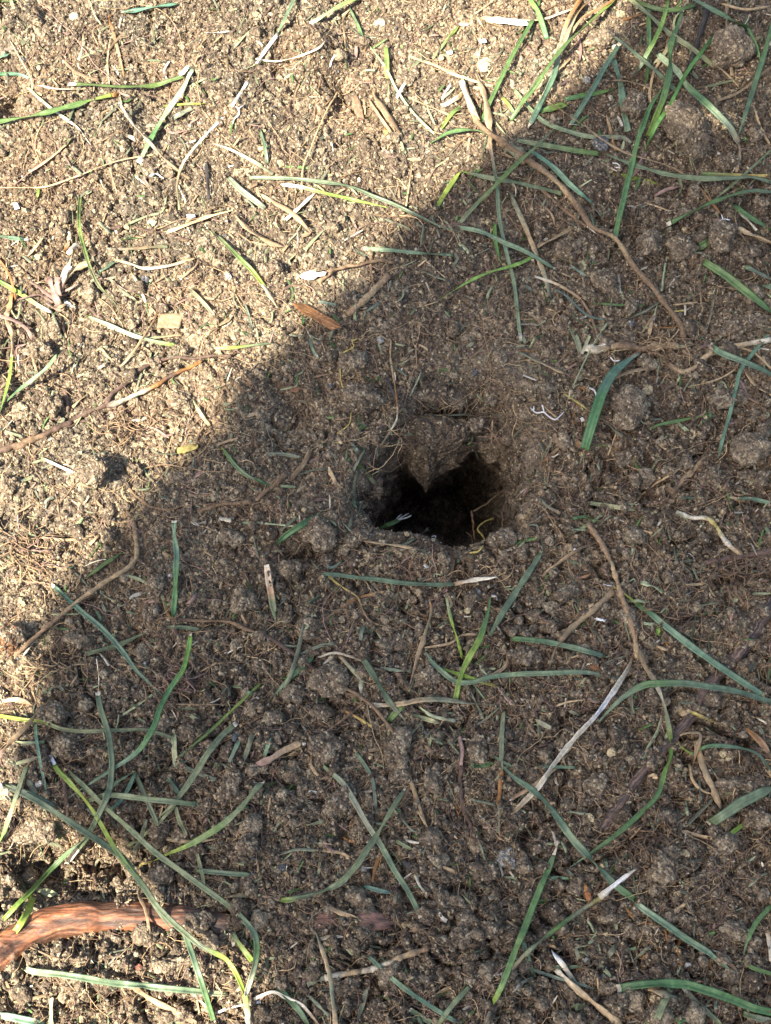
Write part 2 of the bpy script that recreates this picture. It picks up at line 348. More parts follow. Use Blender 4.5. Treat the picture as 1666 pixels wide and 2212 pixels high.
def stroke(kind, D, wcrop, cols, opt, name, parent=None, origin=None, zoff=0.0):
    seed_n[0] += 1; sd = seed_n[0]; rr = np.random.default_rng(sd)
    w = wcrop * CROP * PX * (.98 if kind == 'B' else 1.0); L = np.sum(np.linalg.norm(np.diff(D, axis=0), axis=1)) ; n = int(np.clip(L / 5, 20, 80)); bark = opt.get('m') == 'k'; n = 260 if bark else n
    S = spline(D, n); hold = kind in 'BS'
    if kind == 'R' and not opt.get('smooth'):                     # roots wander
        nn = rr.normal(size=(n, 2)); nn[:, 0] = smooth1(nn[:, 0], 2); nn[:, 1] = smooth1(nn[:, 1], 2); S = S + nn * min(1.6, 6 * wcrop * CROP / 10)
    default_arch = (rr.uniform(.0, .0022) if hold else 0)
    P = lay(S, w, opt.get('l', 0) * .001 + zoff, opt.get('a', default_arch * 1000) * .001, hold, (opt.get('e0', 0) * .001, opt.get('e1', 0) * .001))
    t = np.linspace(0, 1, n)
    if kind == 'B':
        prof = .82 + .18 * np.sin(pi * np.clip(t * .9 + .08, 0, 1)) + .04 * smooth1(rr.normal(size=n), 3)
        if opt.get('t'): prof = prof * np.clip((1 - t) / .35, .12, 1) ** .8
        if opt.get('T'): prof = prof * np.clip(np.minimum(t, 1 - t) / .3, .12, 1) ** .8
        if opt.get('k'): prof = prof * (.3 + .7 * np.clip(t / opt['k'], 0, 1))
        roll = opt.get('r', rr.uniform(-.35, .35)) + smooth1(rr.normal(size=n) * .9, 14) + rr.uniform(-.3, .3) * t
        sec = blade_sec(rr.uniform(.15, .5), .17); mat = BLADE; nz = .02
    elif kind == 'S':
        prof = .85 + .12 * smooth1(rr.normal(size=n), 2)
        if opt.get('t'): prof = prof * np.clip((1 - t) / .4, .15, 1) ** .7
        if opt.get('T'): prof = prof * np.clip(np.minimum(t, 1 - t) / .3, .2, 1) ** .8
        if opt.get('k'): prof = prof * (.3 + .7 * np.clip(t / opt['k'], 0, 1))
        roll = rr.uniform(-.5, .5) + smooth1(rr.normal(size=n) * 1.1, 10); sec = FLAT; mat = STRAW; nz = .14
    else:
        prof = .95 + .22 * smooth1(rr.normal(size=n), 1)
        prof = prof * (1 - opt.get('tp', .35) * t)
        for _ in range(0 if bark else int(L / 60)):                                # knots
            c = rr.uniform(0, 1); prof = prof + .22 * np.exp(-((t - c) / .012) ** 2)
        roll = None; sec = ROUND; mat = ROOTM; nz = .15
        if bark:
            prof = .97 + .05 * smooth1(rr.normal(size=n), 60) / .1 * .35; prof = prof * (1 - opt.get('tp', .35) * t)
            sec = np.array([(cos(a), sin(a)) for a in np.linspace(0, 2 * pi, 88, endpoint=False)]); mat = BARK; nz = 0
    if cols.strip('x') == '': mat = WHITE
    W = .5 * w * prof; O = P.mean(0) if origin is None else origin
    C = grad(cols, t) * (1 + .10 * smooth1(rr.normal(size=n), 1))[:, None] * rr.uniform(.78, 1.25)
    if kind == 'B': C = C * (1 + rr.normal() * np.array([.14, .0, -.08]))
    if kind == 'B': C = C * (1 + .35 * np.clip(smooth1(rr.normal(size=n), 0) - 1.1, 0, 1))[:, None]
    segs = [(0, n, name, None)]
    if 'tip' in opt:
        cc, q = opt['tip']; q = q * .95 if q < 9 else q; c = n - max(1, int(n * q / 100)) - 1; segs = [(0, c + 1, name, None), (c, n, 'dry_tip', cc)]
    if 'base' in opt:
        cc, q = opt['base']; q = q * .95 if q < 9 else q; c = max(1, int(n * q / 100)); a, b, nm, ct = segs[0]; segs = [(c, b, nm, ct)] + segs[1:] + [(0, c + 1, 'dry_end', cc)]
    root = None
    for a, b, nm, ct in segs:
        V, F, k = skin(P[a:b], W[a:b], sec, None if roll is None else roll[a:b], nz, sd)
        Cs = C[a:b] if ct is None else np.repeat(np.array([COL['w'] if ct == 'x' and b - a < 4 else COL[ct]]), b - a, 0) * rr.uniform(.9, 1.1, size=(b - a, 1))
        Cv = np.repeat(Cs, k, 0)
        if kind == 'B': Cv = Cv * np.tile(RIB, b - a)[:, None]
        if bark:
            mm_ = b - a; aa = np.tile(np.arange(k), mm_) * (18.0 / k); tt = np.repeat(np.arange(mm_), k) * (L * PX / mm_) / .006
            uu = aa + .5 * np.sin(tt * .7) + .8 * fbm(tt * .6, aa * .3, 1.0, sd + 9, 2); f1 = fbm(tt * .35, uu * .8, 1.0, sd, 3); f2 = vnoise(tt * .45 + 40, uu * 2.1, 1.0, sd + 5) + .6 * vnoise(tt * .9, uu * 4.6, 1.0, sd + 6) + .3 * vnoise(tt * 3.1, uu * 5, 1.0, sd + 7); ctr = np.repeat(P[a:b], k, 0)
            V = ctr + (V - ctr) * (1 + .07 * f1 + .035 * f2)[:, None]
            mixc = np.clip(.5 + 1.5 * f2 + .9 * f1, 0, 1)[:, None]; Cv = Cv * (.40 + 1.0 * mixc) * (1 + (mixc - .5) * np.array([.25, .0, -.25]))
            Cv = np.where((f2 > .42)[:, None], Cv * .4 + np.array([.30, .22, .15]) * .6, Cv)
        if kind == 'S': Cv = Cv * np.tile(rr.uniform(.6, 1.35, size=k), b - a)[:, None]
        m_ = WHITE if ct == 'x' and b - a > 3 else (STRAW if ct else mat)
        o = mk(nm, V, F, Cv, m_, root if root is not None else parent, O)
        if root is None: root = o
    return root, O, S
# ---- words that say where a thing lies
MARKS = [(960,1080,"the burrow mouth"),(180,1975,"the orange-red tree root"),(370,692,"the square wood chip"),(120,640,"the dried pinkish leaf tuft"),(1050,142,"the pale cream stone"),
 (1290,490,"the long tan rhizome"),(690,682,"the orange dead leaf"),(675,595,"the white fluffy scrap"),(377,1230,"the upright white-tipped blade"),(25,1385,"the rust-brown stone"),
 (1585,1400,"the thick purple-brown root"),(1370,1700,"the sunken dark root"),(1300,880,"the broad glossy blade"),(1185,890,"the white branching thread"),(1530,1130,"the cream kinked root"),
 (1105,1850,"the pale grey stone"),(1337,2150,"the round bottom clod"),(1265,1920,"the orange bark flakes"),(1490,290,"the biggest crumbly clod"),(200,910,"the dark branching root"),(405,970,"the yellow straw stub"),
 (270,1240,"the elbow-bent tan stalk"),(588,1270,"the white fan-ended blade"),(1250,1560,"the long white straw"),(1020,1400,"the upright lime blade"),(660,395,"the long arching blade"),(775,860,"the big clod beside the burrow"),
 (1370,740,"the knotty pale rhizome"),(650,1990,"the buried reddish root patch"),(800,2055,"the cream stalk"),(1460,1395,"the jointed thick blade"),(497,1680,"the leaning clod"),(1030,1755,"the plum-coloured root"),
 (250,180,"the dark bent-ended blade"),(490,95,"the scrap of white flake"),(1385,1060,"the tan root stub"),(700,1260,"the blade with a split dry tip"),(350,1810,"the pale lump above the root"),(820,440,"the yellow-green white-based blade")]
used_labels = {}
def place(dx, dy, which=0):
    d = sorted((math.hypot(dx - a, dy - b), a, b, s) for a, b, s in MARKS)
    d = [q for q in d if q[0] > 14][which]; ang = math.degrees(math.atan2(d[2] - dy, dx - d[1])) % 360
    k = int((ang + 22.5) // 45) % 8
    return (["right of", "up and right of", "above", "up and left of", "left of", "down and left of", "below", "down and right of"][k], d[3], d[0])
def shape_words(D):
    D = np.asarray(D); L = np.sum(np.linalg.norm(np.diff(D, axis=0), axis=1)); ch = np.linalg.norm(D[-1] - D[0]); v = D[-1] - D[0]
    size = 'tiny' if L < 34 else 'short' if L < 85 else 'medium' if L < 190 else 'long'
    bend = 'straight' if ch / L > .985 else 'curved' if ch / L > .9 else 'bent'
    a = abs(math.degrees(math.atan2(-v[1], v[0]))) % 180; sl = (-v[1]) * v[0]
    ori = 'level' if a < 20 or a > 160 else 'upright' if 70 < a < 110 else 'rising' if sl > 0 else 'falling'
    return size, bend, ori
def auto_label(D, cols, noun):
    size, bend, ori = shape_words(D); c = WORD[cols[len(cols) // 2]]; m = np.mean(D, 0)
    how, mark, dist = place(*m)
    cands = [f"{size} {bend} {c} {noun} {how} {mark}", f"{size} {bend} {ori} {c} {noun} {how} {mark}"]
    nr = 'close' if dist < 45 else 'a little' if dist < 100 else 'well'
    cands.append(f"{size} {bend} {ori} {c} {noun} {nr} {how} {mark}"); h2, m2, _ = place(m[0], m[1], 1)
    cands.append(f"{size} {ori} {c} {noun} {how} {mark}, {h2} {m2}"); h3, m3, _ = place(m[0], m[1], 2)
    cands.append(f"{size} {c} {noun} between {mark} and {m3}"); cands.append(f"{size} {bend} {c} {noun} nearest {mark}, {h3} {m3}")
    for c_ in cands:
        if len(c_.split()) <= 16 and c_ not in used_labels: return c_
    for ex in ("thinner", "paler", "duller", "lower", "upper"):
        if f"{ex} {cands[0]}" not in used_labels: return f"{ex} {cands[0]}"
    return cands[0]
KIND = {'B': ("grass_strand", "grass blade", "grass blades lying on the soil", "grass blade"), 'S': ("dry_straw", "straw", "dry straws lying on the soil", "straw"),
        'R': ("root", "root", "roots lying on the soil", "root")}
def run_table(text):
    last = None
    for line in text.strip().splitlines():
        line = line.strip()
        if not line or line[0] == '#': continue
        body, _, label = line.partition('|'); tk = body.split(); child = None
        if tk[0] == '>': child = tk[1]; tk = tk[2:]
        kind, crop, pts, w, cols = tk[:5]; opt = {}
        for o in tk[5:]:
            k, _, v = o.partition('=')
            if k in ('tip', 'base'): opt[k] = (v[0], float(v[1:]))
            elif k in ('n', 'c', 'm'): opt[k] = v
            else: opt[k] = float(v) if v else 1
        D = to_d(crop, [tuple(map(float, q.split(','))) for q in pts.split(';')])
        if child:
            stroke(kind, D, float(w), cols, opt, child, last[0], last[1]); continue
        nm, cat, grp, noun = KIND[kind]; nm = opt.get('n', nm); noun = nm.replace('_', ' ') if 'n' in opt else noun
        ob, O, S = stroke(kind, D, float(w), cols, opt, nm)
        lb = label.strip() or auto_label(D, cols, noun); used_labels[lb] = 1
        tag(ob, lb, opt.get('c', cat).replace('_', ' '), None if 'n' in opt else grp); last = (ob, O)
TABLE = r"""
# ---- top left, in the sun
B 00 790,82;900,68;1020,45;1158,28 42 bb base=w5 r=.2
S 00 705,100;740,230;775,370;815,540 30 oso t
S 00 715,250;697,400;710,560 18 s
B 00 445,545;600,550;750,562;900,562;1010,552;1100,522;1195,492 40 ggg base=w7 e0=2 a=2 | dark green blade lying level in the sun, its right end bent upward
B 00 -40,795;0,790;200,755;400,705;600,650;770,605 44 gggl tip=o7 a=3 | long green blade entering from the left edge with a burnt orange tip
> folded_tip S 00 775,600;820,615;862,640 22 m
B 00 1250,440;1190,570;1100,700;1020,830;980,900;935,990;900,1055 44 ppgp tip=x8 a=2 | pale-ended green blade standing crossways beside a straight straw
S 00 770,660;860,800;960,910;1080,1040;1230,1160 26 ws a=4 | straight pale straw falling to the right across the sunny soil
S 00 1605,530;1555,610;1500,690 28 x
S 00 1445,760;1330,880;1240,980;1175,1080;1150,1200;1165,1360 22 xwsp a=3 | long curved bleached stem in the sun with forked lower end
> side_stem S 00 1150,1190;1180,1250;1205,1310 16 w
S 00 180,565;280,660;400,750;500,825;590,940 26 pw t
S 00 0,1215;160,1215;300,1208;500,1140;750,1045;1000,1000 14 s a=2
S 00 95,1200;200,1110;330,1020;430,935 34 ms
S 00 240,550;380,575;560,575 36 xws T
B 00 -20,480;110,480;190,505 26 gp
S 00 60,255;120,360;200,510;210,600 12 s
R 00 700,1485;830,1465;950,1490;1080,1515;1220,1560 22 r
B 00 520,1270;510,1400;525,1530;560,1659;590,1750;640,1850;730,1950;810,2060 30 ggbb t a=5 | long slim dark green blade running down beside the dried tuft
S 00 700,1615;850,1610;1000,1600;1090,1595 38 wsp
S 00 1080,1505;1200,1460;1345,1405;1530,1355 32 s t
B 00 1480,1150;1560,1230;1666,1310;1720,1350 45 d
B 00 1380,1500;1460,1580;1560,1680;1640,1760;1740,1895 36 bgl tip=p10 a=3
S 00 1385,930;1500,970;1600,1020;1700,1075 30 wp k=.6
S 00 580,0;610,90;660,165 12 p
S 00 545,220;540,300;515,390 30 sw
S 00 985,750;1060,820;1120,860;1240,835 20 m
S 00 630,810;700,745;790,660 26 d
B 00 -10,1530;100,1545;190,1555 34 b tip=x18
B 00 65,-20;78,20;92,55 28 bp
B 00 -10,375;60,345 30 b
B 00 1510,320;1560,260;1625,190 22 p T
S 00 180,1659;240,1590;300,1510 22 s
B 00 1050,690;1180,675;1332,672 16 l
B 00 1110,770;1180,735;1250,700 42 d
S 00 820,1455;950,1400;1050,1370;1080,1270 24 p
S 00 640,1440;730,1520 36 d
S 00 1520,1390;1600,1480;1680,1530;1770,1560 44 st T l=2
S 00 410,390;500,470;640,520 26 t
S 00 640,300;600,200;660,150 14 t
B 00 850,950;820,1000 26 d
S 00 1330,930;1325,990 20 s
S 00 880,1225;940,1215 36 p
R 00 620,930;740,870;800,850 14 t
B 00 250,1215;245,1290 20 l
S 00 1335,1050;1345,1150;1355,1290 34 k
S 00 1420,210;1500,200 10 x
S 00 1335,212;1420,208 12 x
S 00 330,1470;365,1400 26 s
S 00 420,1640;445,1560;455,1500 40 ow
S 00 440,1650;480,1600;520,1590 46 w
# ---- top centre
B 10 720,-20;560,30;450,95;345,155 38 lp tip=w10 a=3 | yellow-green blade hanging in from the top edge over sunny soil
B 10 595,45;640,130;700,275 26 bg a=2
S 10 580,80;560,130;575,320 20 s
B 10 255,-30;190,110;130,230 34 bb a=5 | blue-green blade at the top edge carrying a bleached white base
> white_base S 10 132,225;60,320;-5,410 32 x l=2
S 10 440,260;400,310;250,370;120,395;-10,380 18 ww a=2
B 10 835,290;842,380;845,510 40 ggl a=2 | short broad upright green blade left of the cream stone
S 10 735,300;830,430;900,570;980,690;1060,780;1150,870 22 p a=2
S 10 990,365;1150,420;1300,490;1530,560 24 sp a=2
S 10 975,515;940,570;905,635 24 x l=2
S 10 525,590;460,700;390,850;350,960;300,1080;290,1250 17 s a=3 | long thin straw leaning upright in the sun above the arching blade
S 10 750,600;790,660;830,720;930,860 60 st l=1
S 10 720,640;800,760;900,900 26 ts l=2
B 10 1420,470;1460,560;1500,700;1515,850;1510,930;1530,1050;1555,1200;1570,1400;1600,1560;1640,1720;1667,1830;1686,1990;1711,2215 30 ssssbbbbbb tip=x3 a=3 | very long upright blade with a dry straw sheath at its top
> sheath S 10 1420,475;1455,560;1490,680;1505,800;1510,900 62 s T l=1
R 10 1328,528;1385,680;1424,780;1500,860;1574,905;1754,1035;1919,1155;2069,1320;2174,1470;2324,1545;2444,1725;2564,1860;2654,1980;2744,2100;2768,2190 40 sstttsttstttt smooth tp=.05 l=1.5 a=3 n=rhizome c=rhizome | long knotty tan rhizome falling right through the upper right shade
> split_sheath S 10 1325,520;1385,680;1430,785 60 ws l=2.5
> node R 10 1590,920;1670,970;1760,1040 84 tdt tp=0 l=1
> side_root R 20 150,1190;280,1320;420,1430;590,1550 25 t smooth
B 10 1130,930;1250,860;1400,845;1500,870;1590,900 40 g a=4
B 10 1980,1255;1820,1215;1666,1180;1500,1150;1320,1108 40 bb tip=l8 a=3 | blue-green blade folded over into an upside-down V
> folded_end B 10 1320,1108;1240,1220;1165,1345 36 ll e0=2
B 10 -50,1152;0,1150;200,1155;400,1175;600,1210;750,1270;900,1330;1050,1400;1200,1470;1350,1505 31 bbbb t a=5 | long arching blue-green blade crossing from sun into shade above the burrow
B 10 155,1195;300,1215;450,1255;650,1300;850,1345 30 pll base=x25 t a=2 | yellow-green blade with a white base under the long arching blade
B 10 1300,1470;1450,1500;1600,1570;1740,1630;1936,1745 36 bb tip=w4 a=4
B 10 1310,1450;1400,1350;1550,1200;1666,1080;1800,960;1966,790 34 bgb t a=7 | straight thin blade rising to the right across the rhizome
B 10 1540,1450;1545,1560;1565,1659;1580,1700 34 ll a=3
B 10 1840,1620;1760,1680;1666,1720;1500,1769;1350,1839;1130,1979 30 lll t a=4 | bright lime blade curving down to the left above the burrow
B 10 690,1610;850,1620;1050,1640;1275,1655 36 bb base=w3 a=1 | level blue-green blade lying straight above the burrow
S 10 380,1245;290,1330;180,1430 32 w
S 10 490,1440;420,1500;310,1620 28 dp
B 10 20,840;50,950;68,1060 26 b
S 10 -20,1040;60,1100;110,1125 34 pd
S 10 1455,120;1560,130;1666,140;1760,150 58 swx a=2 | broad bleached straw strip near the top edge
S 10 1410,90;1480,40;1550,-10 22 s
S 10 1415,95;1440,130;1475,185 20 ps
S 10 1310,165;1230,260;1140,380 28 lp
S 10 1365,790;1250,745;1150,700;980,630 22 s
B 10 1195,830;1270,730;1330,690 28 lg
B 10 1590,630;1640,690;1680,760 26 lg
S 10 1200,690;1290,640;1340,600 40 ws
S 10 835,830;842,895 38 oy
R 10 1070,860;1075,960;1010,1040 13 t
S 10 70,1250;110,1310;200,1360;290,1440;350,1510 46 tst T l=2 | curled brown dead leaf under the long arching blade
S 10 -20,1500;80,1570;180,1600 44 st T
S 10 965,1340;985,1200;1005,1060 16 st
R 10 410,520;390,620;370,780 16 t
R 10 190,880;280,930;340,960 14 t
R 10 530,1170;620,1120;700,1100;800,1080 12 t
R 10 720,1380;850,1400;1000,1390;1260,1370 10 t
R 10 100,30;40,110;-20,160 20 r
S 10 930,920;960,990 26 p
S 10 1260,540;1200,640;1290,560 20 xp
S 10 500,1300;440,1240;390,1200 18 s
R 10 1420,640;1450,740;1390,870;1300,930;1150,1000 15 t
S 10 1650,1540;1640,1600 20 p
S 10 1085,1450;1065,1590 22 d
# ---- top right
B 20 665,-10;500,140;330,300;180,500;60,660;-20,780 38 lggg a=8 | long bright green straight blade slanting from the top edge above the rhizome
B 20 170,-10;110,150;0,340;-146,640;-210,790 34 ggg a=3
B 20 470,20;380,130;330,250;290,330;260,480;180,650;95,830 50 ossbbb tip=x4 a=4 | broad blade whose long upper half is dry orange straw
S 20 440,-20;350,130;310,270 44 os a=4
S 20 660,-10;560,50;440,120;340,260 30 os a=4
B 20 500,150;650,240;800,360;950,490;1050,590 46 bb k=.3 a=8 | broad diagonal blue-green blade in the upper right tangle
B 20 740,-20;900,120;1000,210;1150,310;1300,430 42 bb a=5
B 20 1150,-10;1300,70;1450,150;1520,185 50 bg a=10 | broad blade at the top edge near the right corner
B 20 1515,180;1570,290;1595,400 22 g e0=6
B 20 1005,-20;960,150;920,250;865,345;810,460 36 llp a=8
B 20 870,25;875,200;868,400;850,560 38 gg a=4
B 20 1115,10;1060,170;1010,320;1010,450;980,600;920,760;870,880 52 gggl k=.3 base=w8 a=7 | broad green blade with a bleached straw tip in the upper right tangle
B 20 1300,225;1220,330;1100,500;1010,680;930,800;870,920;850,990 32 glll a=9 | slender lime blade ending in a pink dry base
> pink_base S 20 850,985;810,1080;760,1160 42 m t
B 20 930,350;1060,460;1150,580;1280,700;1400,830;1455,930 50 ppgps a=9 | thick pale stem with torn sheath left of the right edge
> dry_leaf S 20 1455,925;1465,1000;1440,1115 26 s
> torn_sheath S 20 1350,740;1420,800;1500,860 24 d
B 20 1680,140;1630,330;1560,550;1490,770;1445,900 40 gb t a=7
B 20 960,570;880,700;820,870;770,1050;720,1250;665,1500;655,1550 44 ggggg k=.25 a=5 | dark green straight long blade standing over the rhizome
B 20 580,990;700,1040;850,1090;1000,1130;1200,1155;1400,1155;1550,1150;1680,1185 42 bbbb k=.2 a=6 | long blue-green blade running level to the right edge
B 20 990,1460;1150,1380;1300,1310;1450,1260;1550,1240;1690,1250 44 ggb base=w6 a=8 | curved green blade with a cut tip sweeping to the right edge
S 20 130,590;300,710;450,810;600,920;730,990;900,1040;1060,1100;1200,1210;1340,1390 22 ssso a=5 | very long thin tan straw crossing the blades right of the rhizome
B 20 20,910;200,940;400,975;550,995 42 bg a=3
B 20 80,960;250,1080;380,1210;520,1330 42 bb tip=w5 a=2
> split_strand S 20 250,1080;350,1170;450,1260;570,1400 22 d
B 20 0,580;100,700;200,790;350,850;500,885;700,890;760,930 36 bbd a=2
B 20 640,380;690,540;710,700;740,850 56 bb a=0
B 20 700,260;600,420;490,610;370,810 40 bb base=w9 a=4
B 20 170,725;250,700;340,675 52 gl a=1
B 20 330,645;440,620;560,600;650,580 40 gl a=1
B 20 630,1120;800,1160;960,1200 46 l T l=-1
B 20 1210,1125;1400,1135;1655,1142 32 gy a=2
B 20 1690,950;1550,1080;1400,1210;1290,1300 26 b t a=3
S 20 590,525;700,520;820,545;910,590 18 s a=2
S 20 1385,-10;1380,150;1395,330;1415,490 30 ss a=3 | upright tan straw beside a dark root near the top right corner
R 20 1250,60;1210,200;1170,330;1130,480 54 k n=dark_root | blackish-purple root stub among blades near the top right corner
S 20 1290,660;1450,600;1580,500;1680,420 28 s a=2
S 20 1550,680;1600,830;1660,940 22 s
S 20 600,740;630,860;660,980 24 so
S 20 -20,1270;60,1440;110,1560;150,1659;200,1790;240,1925 44 dsd a=1 | flat greyish straw strip right of the lime blades
S 20 130,1610;280,1530;390,1470 32 s
S 20 845,1310;950,1345;1060,1385 14 s
S 20 1420,1460;1540,1520;1680,1580 46 s
S 20 1460,1380;1520,1430;1580,1500 26 w
B 20 1400,1310;1520,1400;1680,1495 40 g a=3
B 20 1190,1610;1270,1555 60 g l=-1
S 20 215,1350;250,1400;265,1460 18 s
B 20 830,1110;810,1170;790,1230 28 g
S 20 910,1270;1010,1220;1120,1200 30 m
B 20 790,10;950,60;1060,60;1180,30 36 gg a=4
B 20 95,-20;160,90;215,250 40 lg a=3
S 20 -10,130;100,128;200,120;300,85;400,50 20 sw a=2
S 20 140,580;220,510;300,440;375,370 26 s a=3
S 20 1240,390;1350,450;1460,560 22 s
S 20 1660,40;1500,60;1330,20 24 s a=3
S 20 970,360;910,460;880,600;885,680 26 s
B 20 1010,200;985,330;900,420 30 os
B 20 1060,310;1040,130;1150,10 20 p
S 20 700,130;1030,20 22 os
R 20 1080,580;1180,590;1300,560 20 t
S 20 690,960;770,968 14 x
B 20 1220,570;1340,540;1430,520 24 b
B 20 1110,680;1010,690 26 b
B 20 1490,900;1505,930 40 g
B 20 430,1350;405,1440 22 d
"""
